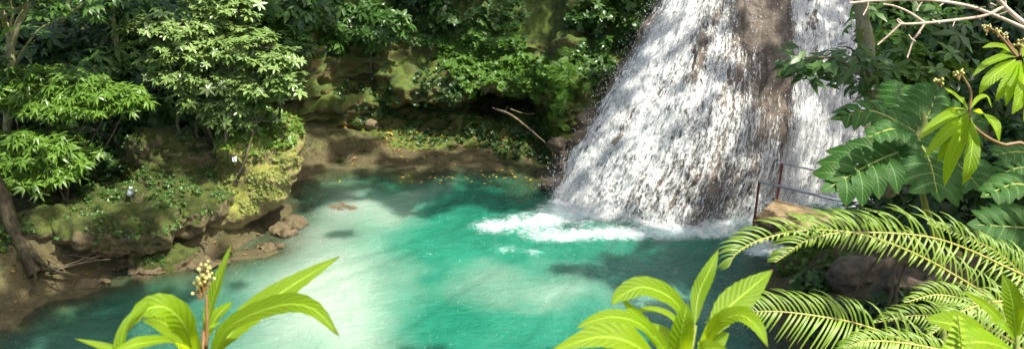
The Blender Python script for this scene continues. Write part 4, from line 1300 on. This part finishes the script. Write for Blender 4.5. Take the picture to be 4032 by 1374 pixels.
# a sprig of small yellow leaves low at the right
ys = empty('yellow_sprig', at_depth(3770, 1420, 1.6), 'pale yellow sprig of small scalloped leaves at the bottom right', 'plant')
mb = MB(); tube(mb, px_curve([(3790, 1440), (3785, 1340), (3770, 1240)], 1.6), .003, .0015, 5); mb.build('stem', M['stem_green'], ys)
for k, y in enumerate((1255, 1275, 1300, 1322, 1345, 1365)):
    for s in (-1, 1):
        mb = MB(); L = 22 + 7 * k
        blade(mb, px_curve([(3775 + k * 2, y), (3775 + s * L * .5, y - 6, .98), (3775 + s * L, y + 4 * s, .97)], 1.6), .0045 + .0008 * k, nvec(.8, .6), 8, .1, 0, .12, .5, .9)
        mb.build('leaf', [M['leaf_fern'], M['stem_green']], ys)


def lobed_leaf(root, base, mid, tip, d, span, facing, lobes=6, mat='leaf_lobed'):
    """A large deeply lobed leaf: midrib with wide finger-like lobes on both sides."""
    mb = MB()
    P = catmull(px_curve([base, mid, tip], d), 60)
    N = nvec(*facing)
    T = unit(np.gradient(P, axis=0))
    sp = span / F * d
    tube(mb, P, .010 * d / 5, .003 * d / 5, 5, 14, 1)
    for k in range(lobes):
        t = .06 + .78 * k / (lobes - 1)
        i = int(t * 59)
        Sd = unit(np.cross(T[i], N))
        ln = sp * (.62 + .75 * math.sin(math.pi * min(1, t * .85 + .15))) * .72
        for s in (-1, 1):
            fw = T[i] * (.35 + .55 * t)
            a = P[i]; L = ln * RNG.uniform(.9, 1.08)
            dirv = unit(Sd * s + fw)
            e = a + dirv * L - N * L * .22
            m = a + dirv * L * .5 + N * L * .05
            w = np.linalg.norm(P[-1] - P[0]) / lobes * .50
            blade(mb, [a - dirv * L * .06, m, e], w, N, 12, .16, 0, .05, .42, RNG.random() * .6 + .2 * t, .05, .85)
    blade(mb, [P[44], P[54], P[59] + T[59] * sp * .30], sp * .25, N, 10, .05, 0, .05, .45, .5)
    # the web between the lobes along the midrib
    w = np.interp(np.linspace(0, 1, 60), [0, .1, .7, 1], [.05, .16, .13, .03]) * sp
    Sd = unit(np.cross(T, N))
    V = np.stack([P - Sd * w[:, None] - N * w[:, None] * .1, P - N * .002, P + Sd * w[:, None] - N * w[:, None] * .1], 1)
    mb.add(V.reshape(-1, 3), grid_faces(60, 3), 0, .4, np.repeat(np.linspace(.01, 1, 60), 3), np.tile([-1, 0, 1], 60))
    return mb.build('leaf', [M[mat], M['stem_green']], root)


lp = empty('lobed_leaf_plant', at_depth(3600, 700, 5.4), 'large plant with big deeply lobed dark leaves before the right-hand fall', 'plant', 'plants with big lobed leaves')
for a, b, c, d, sp, fc in (((3590, 580), (3440, 640, .96), (3270, 735, .94), 4.9, 165, (.75, .7, -.1)), ((3600, 520), (3440, 440, 1.0), (3300, 465, 1.0), 5.2, 110, (.4, .9, 0)),
                           ((3615, 515), (3660, 440, 1.03), (3690, 350, 1.08), 5.3, 165, (.8, .5, 0)), ((3610, 540), (3660, 640, .94), (3690, 760, .9), 5.1, 170, (.85, .5, .1)),
                           ((3620, 520), (3740, 470, 1.0), (3860, 480, 1.0), 5.6, 150, (.7, .7, .1)), ((3630, 560), (3760, 640, .97), (3850, 730, .94), 5.6, 180, (.8, .5, .1)),
                           ((3600, 560), (3520, 510, .97), (3420, 540, .94), 4.8, 70, (.5, .9, 0)), ((3610, 500), (3560, 410, 1.06), (3530, 330, 1.1), 5.8, 120, (.7, .6, 0))):
    lobed_leaf(lp, a, b, c, d, sp, fc)
mb = MB()
for pts in ([(3760, 2800, 1.1), (3735, 1700, 1.15), (3690, 1000, 1.15), (3640, 800, 1.08), (3610, 600, 1.0), (3612, 520, 1.0)], [(3612, 540), (3640, 500), (3635, 440)]):
    tube(mb, px_curve(pts, 5.2), .03, .016, 7)
mb.build('stem', M['stem_green'], lp)
lp2 = empty('lobed_leaf_plant', at_depth(4150, 900, 4.2), 'plant at the right edge with lobed leaves reaching in above the fern', 'plant', 'plants with big lobed leaves')
for a, b, c, d, sp, fc in (((4130, 900), (4010, 895, 1.0), (3850, 885, 1.0), 4.3, 150, (.85, .55, 0)), ((4120, 760), (4000, 725, .98), (3880, 770, .96), 3.8, 90, (.4, .9, 0)),
                           ((4120, 640), (4020, 600, .98), (3920, 610, .96), 4.0, 80, (.5, .85, 0)), ((4140, 700), (4030, 660, 1.0), (3930, 690, 1.0), 4.4, 100, (.6, .7, 0)), ((4150, 1060), (4040, 1040, 1), (3930, 1010, 1), 4.5, 110, (.8, .55, 0))):
    lobed_leaf(lp2, a, b, c, d, sp, fc)
mb = MB(); tube(mb, px_curve([(4240, 3000, 1.1), (4200, 1300, 1.1), (4170, 900), (4130, 640)], 4.2), .03, .018, 7); mb.build('stem', M['stem_green'], lp2)


# ferns
def frond(root, pts, d, Lup, Ldn, facing, n=46, lw=.0036, droop=.35):
    mb = MB()
    P = catmull(px_curve(pts, d), 120)
    N = nvec(*facing)
    T = unit(np.gradient(P, axis=0))
    tube(mb, P, .0055 * d / 3, .002 * d / 3, 5, 40, 1)
    for k in range(n):
        t = (k + .5) / n
        i = min(118, int(t * 119))
        prof = np.interp(t, [0, .12, .45, .75, .93, 1], [.55, .85, 1, .74, .34, .12])
        for s, L0 in ((-1, Lup), (1, Ldn)):
            Sd = unit(np.cross(T[i], N)) * s
            L = L0 / F * d * prof * (np.interp(t, [0, .5, .7, .85, 1], [1, 1, .62, .3, .12]) if s < 0 else 1) * RNG.uniform(.78, 1.08)
            if RNG.random() < .035:
                continue
            dirv = unit(Sd + T[i] * np.interp(t, [0, 1], [.30, .95]) + N * .12 + RNG.normal(size=3) * .085)
            q = np.linspace(0, 1, 6)[:, None]
            C = P[i] + dirv * L * q + T[i] * L * .16 * q ** 2 + np.array([0, 0, -1]) * L * droop * q ** 2.2 + N * L * .10 * np.sin(q * np.pi)
            tt = unit(np.gradient(C, axis=0)); sd = unit(np.cross(tt, np.broadcast_to(N, tt.shape)))
            w = lw * d / 3 * np.array([.7, 1, 1, .9, .65, .12])[:, None]
            V = np.stack([C - sd * w + N * w * .25, C, C + sd * w + N * w * .25], 1)
            mb.add(V.reshape(-1, 3), grid_faces(6, 3), 0, RNG.random() * .7 + .3 * (s < 0))
    return mb.build('frond', [M['leaf_fern'], M['rachis']], root)


fe = empty('fern', at_depth(4180, 1250, 3.2), 'big sunlit fern with long arching fronds reaching over the platform', 'fern')
frond(fe, [(4180, 1150, 1.02), (4032, 1084), (3712, 946, .97), (3405, 915, .95), (3198, 938, .94), (3052, 1032, .94)], 3.1, 108, 205, (.85, .45, 0), 62)
frond(fe, [(4120, 1330, 1.06), (3960, 1210, 1.03), (3780, 1095), (3604, 999, .98), (3400, 925, .97), (3205, 905, .96), (3021, 935, .95), (2906, 990, .94), (2868, 1050, .94)], 3.3, 52, 165, (.8, .5, 0), 66)
frond(fe, [(3760, 1440, 1.0), (3635, 1368, .98), (3405, 1283, .96), (3251, 1249, .95), (3059, 1226, .95), (2906, 1235, .96), (2790, 1275, .98)], 2.9, 150, 175, (.8, .5, 0), 64)
frond(fe, [(4100, 1440, 1.0), (3960, 1330, .99), (3800, 1262, .98), (3620, 1240, .97), (3440, 1270, .97)], 3.3, 110, 130, (.8, .5, 0), 46)
frond(fe, [(4180, 1240, 1.02), (4050, 1190, 1.0), (3900, 1190, .98), (3760, 1240, .97), (3660, 1320, .96)], 2.6, 110, 120, (.75, .55, 0), 40)
frond(fe, [(4200, 1300, 1.1), (4080, 1150, 1.1), (3950, 1010, 1.1), (3800, 930, 1.1), (3650, 880, 1.1)], 3.4, 110, 120, (.8, .5, 0), 40)
frond(fe, [(3900, 1460, .9), (3740, 1390, .88), (3560, 1350, .87), (3400, 1345, .86), (3290, 1390, .86)], 2.7, 90, 90, (.7, .6, 0), 44)
frond(fe, [(4150, 1400, 1.0), (4000, 1290, .98), (3850, 1200, .97), (3700, 1160, .96), (3560, 1190, .95)], 3.0, 100, 120, (.8, .5, 0), 40)
mb = MB(); tube(mb, px_curve([(4340, 3700, 1.1), (4260, 1600, 1.1), (4200, 1300, 1.05), (4170, 1180)], 3.2), .03, .02, 7); mb.build('stem', M['trunk_moss'], fe)

# bare branch crossing the upper right corner
bb = empty('bare_branch', at_depth(4100, 150, 2.3), 'bare pale branching twig crossing the upper right corner', 'branch')
mb = MB()
for pts, r in (([(4620, 4200), (4560, 2200), (4400, 500), (4120, 160), (4032, 112), (3900, 55), (3800, 22), (3660, 2), (3480, 2), (3344, 14)], .0062), ([(4400, 500), (4120, 165), (4010, 75), (3950, 20), (3900, -40)], .008), ([(3950, 28), (3880, 62), (3780, 78), (3640, 92), (3560, 96), (3540, 92)], .0052),
               ([(3640, 90), (3580, 50), (3520, 25), (3478, 18)], .0038), ([(3545, 95), (3510, 130), (3455, 178)], .0035), ([(3640, 95), (3610, 140), (3595, 160), (3572, 228)], .0034), ([(3960, 40), (3955, -20)], .004), ([(3418, 8), (3415, 30), (3398, 62)], .003), ([(3630, 10), (3605, 45)], .0025), ([(3540, 92), (3530, 78)], .0025)):
    tube(mb, px_curve(pts, 2.3), r, r * .65, 6)
for x, y in ((3600, 8), (3700, 25), (3840, 35), (3760, 80), (3690, 88), (3590, 155), (3605, 140), (3900, 15), (3930, 60), (3560, 95)):
    for _ in range(2):
        a = at_depth(x, y, 2.3); tube(mb, [a, a + RNG.normal(size=3) * .012], .0022, .0012, 4, 3)
mb.build('twigs', M['twig_pale'], bb)

# leafy branch over the right-hand fall, its tree, and the dim plants behind
lb_ = empty('leafy_tree', at_y(3480, 640, 11.5), 'tree right of the falls with pale mossy trunk and leafy branch over the water', 'tree')
mb = MB()
tube(mb, [at_y(3500, 760, 11.8), at_y(3470, 600, 11.6), at_y(3455, 420, 11.4), at_y(3420, 250, 11.3), at_y(3395, 60, 11.3), at_y(3380, -150, 11.4)], .13, .10, 8, None, 0, .2)
mb.build('trunk', M['trunk_pale'], lb_)
for pts in ([(3450, 360, 11.4), (3380, 290, 10.6), (3290, 235, 10.0), (3180, 225, 9.7), (3110, 245, 9.6)], [(3380, 290, 10.6), (3260, 270, 9.9), (3150, 270, 9.7)], [(3440, 330, 11.3), (3360, 200, 10.7), (3300, 185, 10.4)]):
    mb = MB(); tube(mb, [at_y(*q) for q in pts], .022, .006, 5); mb.build('limb', M['twig'], lb_)
mb = MB()
rg = np.random.default_rng(9)
LEAFD = leaf_tmpl(.2, .04, .12)
P = []
for x, y, sx, sy, Y, n in ((3330, 230, 60, 40, 10.3, 42), (3230, 240, 50, 30, 9.9, 34), (3140, 250, 40, 22, 9.7, 30), (3180, 275, 40, 18, 9.8, 16), (3420, 240, 60, 50, 10.8, 50), (3270, 300, 30, 25, 9.9, 10), (3390, 330, 60, 35, 10.9, 24), (3200, 310, 20, 12, 9.8, 8)):
    for _ in range(n):
        P.append(at_y(rg.normal(x, sx * .6), rg.normal(y, sy * .6), Y + rg.normal() * .25))
P = np.array(P); X = np.array([-.6, -.2, -.6]) + rg.normal(size=P.shape) * .55
scatter(mb, LEAFD, P, basis(np.array([0, -.3, 1.]) + rg.normal(size=P.shape) * .35, X=X), .19 + .09 * rg.random(len(P)))
mb.build('crown', M['leaf_mid'], lb_)

RB = 'shaded shrubs on the right bank'
for k, (px, py, Y, rx, rz, n, tm, sz, lf, lb) in enumerate((
        (3530, 110, 13.5, .9, .55, 150, WHORL_D, .27, 'leaf_mid', 'spotted-leaved shrub under the bare branch right of the falls'),
        (3640, 190, 13, .9, .6, 180, WHORL_D, .28, 'leaf_mid', 'dim shrub below the fork of the bare branch'),
        (3560, 290, 11.5, .7, .4, 130, WHORL, .24, 'leaf_fresh', 'lighter green shrub right of the leafy branch'),
        (3780, 60, 15, 1.4, .7, 200, WHORL_D, .3, 'leaf_dark', 'dark shrub at the top edge behind the bare branch'),
        (3960, 60, 14, 1.2, .7, 190, WHORL_D, .3, 'leaf_dark', 'dark shrub in the upper right corner'),
        (3700, 330, 12.5, .8, .5, 130, WHORL_D, .26, 'leaf_dark', 'dark shrub between bud head and lobed leaves'),
        (3880, 330, 12.5, .9, .6, 130, WHORL_D, .28, 'leaf_dark', 'dark shrub behind the two sunlit lance-leaved plants'),
        (3950, 640, 9.5, .9, .5, 140, WHORL_D, .26, 'leaf_dark', 'dark shrub below the sunlit lance-leaved plant at the right'),
        (3560, 830, 12, .9, .4, 150, WHORL_D, .25, 'leaf_dark', 'dark low shrub above the fern beneath the lobed leaves'),
        (3780, 840, 10.5, .9, .4, 150, WHORL_D, .24, 'leaf_dark', 'dark low shrub right of the lobed leaves above the fern'),
        (3260, 1120, 14.8, .6, .3, 170, SPRAY, .15, 'leaf_mid', 'small leafy shrub on the mossy waterline rock below the fern'),
        (3330, 1290, 12.8, .7, .35, 150, SPRAY, .15, 'leaf_dark', 'small dark shrub low on the right bank behind the lowest frond'),
        (3560, 1220, 12.2, .8, .3, 160, SPRAY, .15, 'leaf_dark', 'low dark shrub left of the bare tan boulder'))):
    c = at_y(px, py, Y)
    zb = min(c[2] - rz, gz(c[0], c[1] + .2)) if c[2] - gz(c[0], c[1]) < 4 else c[2] - rz * 2
    shrub(lb, (c[0], c[1] + .2, zb), [(c, (rx, rx * .7, rz)), (c + np.array([rx * .4, .2, -rz * .6]), (rx * .7, rx * .5, rz * .7))], n, tm, sz, lf, 'twig', 'bank_shrub', 'shrub', RB, .45, .03, 300 + k, -.25, twigs=5)
ST = 'slim trunks in the wood on the right'
for px, y0, y1, Y, r, lb in ((3780, 60, 300, 16, .11, 'leftmost of the three pale slim trunks in the dim wood on the right'), (3825, 30, 320, 16.5, .10, 'middle of the three pale slim trunks in the dim wood on the right'), (3885, 40, 300, 15.5, .16, 'thickest of the three pale slim trunks in the dim wood on the right')):
    b = at_y(px, y1 + 60, Y); tp_ = at_y(px - 10, y0 - 250, Y)
    b[2] = min(b[2], gz(b[0], b[1]))
    r_ = empty('slim_tree', b, lb, 'tree', ST)
    mb = MB(); tube(mb, [b - np.array([0, 0, .2]), (b + tp_) / 2 + np.array([.05, 0, 0]), tp_], r, r * .8, 8, 12, 0, .15); mb.build('trunk', M['trunk_moss'], r_)
    mb = MB(); P = tp_ + RNG.normal(size=(60, 3)) * np.array([.7, .7, .4]); scatter(mb, WHORL_D, P, basis(np.array([0, 0, 1.]) + RNG.normal(size=P.shape) * .3), .3); mb.build('crown', M['leaf_dark'], r_)

# ------------------------------------------------------------------ sun, sky and the unseen trees added to shade the gorge
AZ, EL = R(108), R(62)
SUN = np.array([math.sin(AZ) * math.cos(EL), math.cos(AZ) * math.cos(EL), math.sin(EL)])
E1 = unit(np.cross(SUN, [0, 0, 1])); E2 = np.cross(SUN, E1)


def on_fall(px, py):
    D = near_px(S, px, py)
    return S[np.unravel_index(D.argmin(), D.shape)]


gaps = []     # gaps in the canopy: the places the sun reaches, with a radius in metres
for px, py, Y, r in ((1110, 540, 19.2, 1.0), (1090, 660, 18.9, .95), (1010, 790, 18.4, .7), (920, 840, 18.0, .6), (1120, 440, 19.2, .7), (800, 860, 17.7, .4), (1170, 330, 18.8, .8), (1000, 60, 19.3, .75), (1090, 260, 19.0, 1.0), (930, 110, 19.4, .7), (800, 120, 19.3, .6), (1040, 340, 18.9, .8),
                     (480, 375, 17.8, .75), (330, 380, 18.1, .5), (190, 610, 17.0, .5), (280, 640, 17.1, .55), (90, 640, 17.0, .5), (560, 545, 19.0, .4), (720, 160, 19.2, .4), (30, 350, 18.6, .5), (250, 340, 18.2, .35), (20, 520, 18.4, .4), (40, 300, 18.6, .4), (60, 120, 18.7, .5), (150, 110, 18.3, .4)):
    gaps.append((at_y(px, py, Y), r))
for px, py, r in ((280, 790, .35), (190, 820, .3), (330, 770, .25), (415, 835, .3), (140, 770, .25), (480, 800, .2), (660, 800, .3), (420, 870, .2), (200, 990, .25), (700, 690, .3), (370, 700, .2), (720, 930, .35), (590, 690, .2), (500, 610, .2)):
    gaps.append((on_ground(px, py), r))
for px, py, r in ((1060, 975, .7), (1160, 900, .6), (760, 1060, .5), (640, 1090, .35), (1330, 1080, 2.1), (1130, 1300, 2.5), (1400, 850, .9), (1600, 1250, 2.0), (1900, 1110, 1.5), (2120, 1250, 1.7), (1850, 900, 1.0), (1600, 1000, 1.5), (2200, 985, .6),
                  (2650, 1180, .7), (1750, 1330, 1.3), (1200, 640, .35), (1400, 645, .35), (1320, 700, .3), (2000, 1300, 1.3), (2300, 1300, 1.0), (2100, 890, .5), (2380, 935, .5), (1550, 900, .8)):
    gaps.append((at_z(px, py, 0), r))
for px, py, r in ((2500, 450, .30), (2475, 500, .28), (2540, 400, .25), (2656, 305, .30), (2669, 424, .25), (2537, 583, .25), (2528, 711, .42), (2480, 690, .25), (2820, 455, .2), (2879, 465, .2), (2774, 583, .3), (2800, 620, .25), (2856, 187, .22), (3284, 109, .35), (3240, 60, .3), (3002, 91, .35), (3020, 150, .25), (3000, 40, .3),
                  (3057, 400, .25), (3175, 565, .3), (3220, 510, .25), (2420, 660, .2), (2350, 740, .25), (2700, 740, .25), (3050, 470, .2), (2920, 700, .2), (3190, 430, .25), (2900, 250, .2), (2760, 380, .2), (2600, 640, .25), (3210, 640, .3), (2440, 790, .3), (2640, 860, .3), (2620, 170, .2), (2560, 300, .2), (2960, 20, .3)):
    gaps.append((on_fall(px, py), r - .08))
gaps.append((at_z(3080, 830, .55), .75)); gaps.append((at_z(3060, 960, 0), .5))
gaps.append((at_y(2150, 590, 21.6), .35))
for px, py, Y, r in ((1900, 360, 25.0, .5), (1650, 350, 25.1, .5), (1500, 320, 25.8, .4), (1300, 300, 26.0, .45), (1460, 490, 24.8, .4), (1740, 480, 24.8, .4), (1960, 270, 25.5, .5), (2040, 240, 25.6, .4), (1800, 220, 26, .4), (2020, 530, 24.6, .4), (1600, 570, 24.2, .5), (1250, 420, 25, .3), (2300, 200, 25, .4), (2420, 120, 25, .4)):
    gaps.append((at_y(px, py, Y), r)); gaps.append((at_y(2080, 250, 25.4), .25)); gaps.append((at_y(2620, 110, 24.3), .3))
GC = np.array([g[0] for g in gaps]); GR = np.array([g[1] for g in gaps])
G2 = np.stack([GC @ E1, GC @ E2], -1)

WHORL_Q = whorl_tmpl(7, (np.array([[0, 0, 0], [.5, -.22, .03], [1, 0, -.15], [.5, .22, .03]]), np.array([[0, 1, 2, 3]]), np.zeros(4, int)), .1, 14)
rg = np.random.default_rng(4242)
nC = 17000
ax = rg.uniform(-19, 15, nC); ay = rg.uniform(11.0, 34, nC)
az = np.maximum(np.maximum(ground_z(ax, ay, False), 0), np.clip((ay - 20.5) * 1.05, 0, 8) * (ax > -6) * (ax < 12))
zc = rg.uniform(15, 22, nC) + np.where((ax > -5.5) & (ay > 20), 6, 0)
A0 = np.stack([ax, ay, az], -1)
PC = A0 + SUN * ((zc - az) / SUN[2])[:, None]
P2 = np.stack([PC @ E1, PC @ E2], -1)
wob = .30 * fbm(np.concatenate([P2 * 1.3, 0 * P2[:, :1]], 1), 1, 2, 400)
dist = np.linalg.norm(P2[:, None] - G2[None], axis=-1) - GR[None] * (1 + wob[:, None]) - .26
thin = np.where((ax > -5.5) & (ax < 12) & (ay > 20), .26, 0) + np.where((ax < -5.5) & (ay < 18.5), .12, 0)
keep = (dist.min(1) > 0) & (rg.random(nC) > thin)  # crown leaves of the unseen trees stay only where shade is wanted
# nothing over the open water nearest the viewer, where the photograph shows open shade-free milky pool
PC = PC[keep]
hosts = np.array([[-15, 31], [-7, 33], [0, 34.5], [6, 34], [13, 31], [17, 21], [-17, 24]])
own = ((PC[:, None, :2] - hosts[None]) ** 2).sum(-1).argmin(1)
CT = 'unseen canopy trees added to shade the gorge'
names = ['at the far left of the wood', 'behind the glossy bush', 'above the cave', 'above the waterfall crest', 'behind the right-hand fall', 'on the right bank', 'beyond the slender tree']
for k, (hx, hy) in enumerate(hosts):
    P = PC[own == k]
    if len(P) < 5:
        continue
    z0 = gz(hx, hy)
    r_ = empty('shade_canopy_tree', (hx, hy, z0), 'tall unseen forest tree added for shade, standing ' + names[k], 'tree', CT)
    mb = MB(); top = np.array([hx, hy, 20.5])
    tube(mb, [np.array([hx, hy, z0 - .5]), np.array([hx + .2, hy, (z0 + 14) / 2]), top], .38, .2, 10, 14, 0, .1)
    for c in P[rg.choice(len(P), min(34, len(P)), False)]:
        tube(mb, [np.array([hx, hy, 16.5 + 3.5 * rg.random()]), (top + c) / 2 + np.array([0, 0, .8]), c], .035, .012, 5, 8)
    mb.build('trunk', M['trunk_moss'], r_)
    mb = MB(); scatter(mb, WHORL_Q, P, basis(np.array([0, 0, 1.]) + rg.normal(size=P.shape) * .3), .26 + .12 * rg.random(len(P)))
    mb.build('crown', M['leaf_mid'], r_)
# a smaller unseen tree, added to give the lobed leaves their dapples
n = 1500
A1 = np.stack([rg.uniform(1.7, 9.0, n), rg.uniform(3.7, 12, n), rg.uniform(5.5, 7.8, n)], -1)
PC = A1 + SUN * rg.uniform(5.5, 8, n)[:, None]
keep = fbm(PC, .8, 2, 500) > -.2
PC = PC[keep]
r_ = empty('shade_canopy_tree', (11, 12, gz(11, 12)), 'unseen tree added on the right bank to shade the lobed-leaved plants', 'tree', CT)
mb = MB(); tube(mb, [np.array([11, 12, gz(11, 12) - .5]), np.array([10.3, 12, 8]), np.array([9, 12, 11])], .25, .14, 8, 10, 0, .1)
for c in PC[::30]:
    tube(mb, [np.array([9.2, 12, 10.5]), (np.array([9, 12, 11]) + c) / 2 + np.array([0, 0, .5]), c], .05, .015, 5, 6)
mb.build('trunk', M['trunk_moss'], r_)
mb = MB(); scatter(mb, WHORL, PC, basis(np.array([0, 0, 1.]) + rg.normal(size=PC.shape) * .3), .34); mb.build('crown', M['leaf_mid'], r_)

# ------------------------------------------------------------------ light and camera
w = bpy.data.worlds.new('World'); SC.world = w; w.use_nodes = True
nt = w.node_tree; bg = nt.nodes['Background']
sky = nt.nodes.new('ShaderNodeTexSky'); sky.sky_type = 'NISHITA'; sky.sun_disc = False
sky.sun_elevation = EL; sky.sun_rotation = AZ; sky.air_density = .7; sky.dust_density = 4.0; sky.ozone_density = .3
nt.links.new(sky.outputs[0], bg.inputs[0]); bg.inputs[1].default_value = 0.15
L = bpy.data.lights.new('sun', 'SUN'); L.energy = 4.0; L.angle = R(0.53); L.color = (1, .955, .85)
lo = bpy.data.objects.new('sun', L); COL.objects.link(lo)
lo.rotation_euler = Vector(SUN).to_track_quat('Z', 'Y').to_euler()
cd = bpy.data.cameras.new('camera'); co = bpy.data.objects.new('camera', cd); COL.objects.link(co)
cd.sensor_width = 36; cd.sensor_fit = 'HORIZONTAL'; cd.lens = F / 4032 * 36
cd.clip_start = .05; cd.clip_end = 500
co.location = CAM; co.rotation_euler = (math.pi / 2 - PITCH, 0, 0)
cd.dof.use_dof = True; cd.dof.focus_distance = 19.0; cd.dof.aperture_fstop = 11.0
SC.camera = co
SC.view_settings.view_transform = 'Standard'; SC.view_settings.look = 'None'
SC.view_settings.exposure = 1.3; SC.view_settings.gamma = 1.0; SC.view_settings.use_curve_mapping = False
SC.cycles.transparent_max_bounces = 12
SC.cycles.max_bounces = 8; SC.cycles.diffuse_bounces = 3; SC.cycles.glossy_bounces = 3; SC.cycles.transmission_bounces = 3
SC.cycles.sample_clamp_indirect = 6
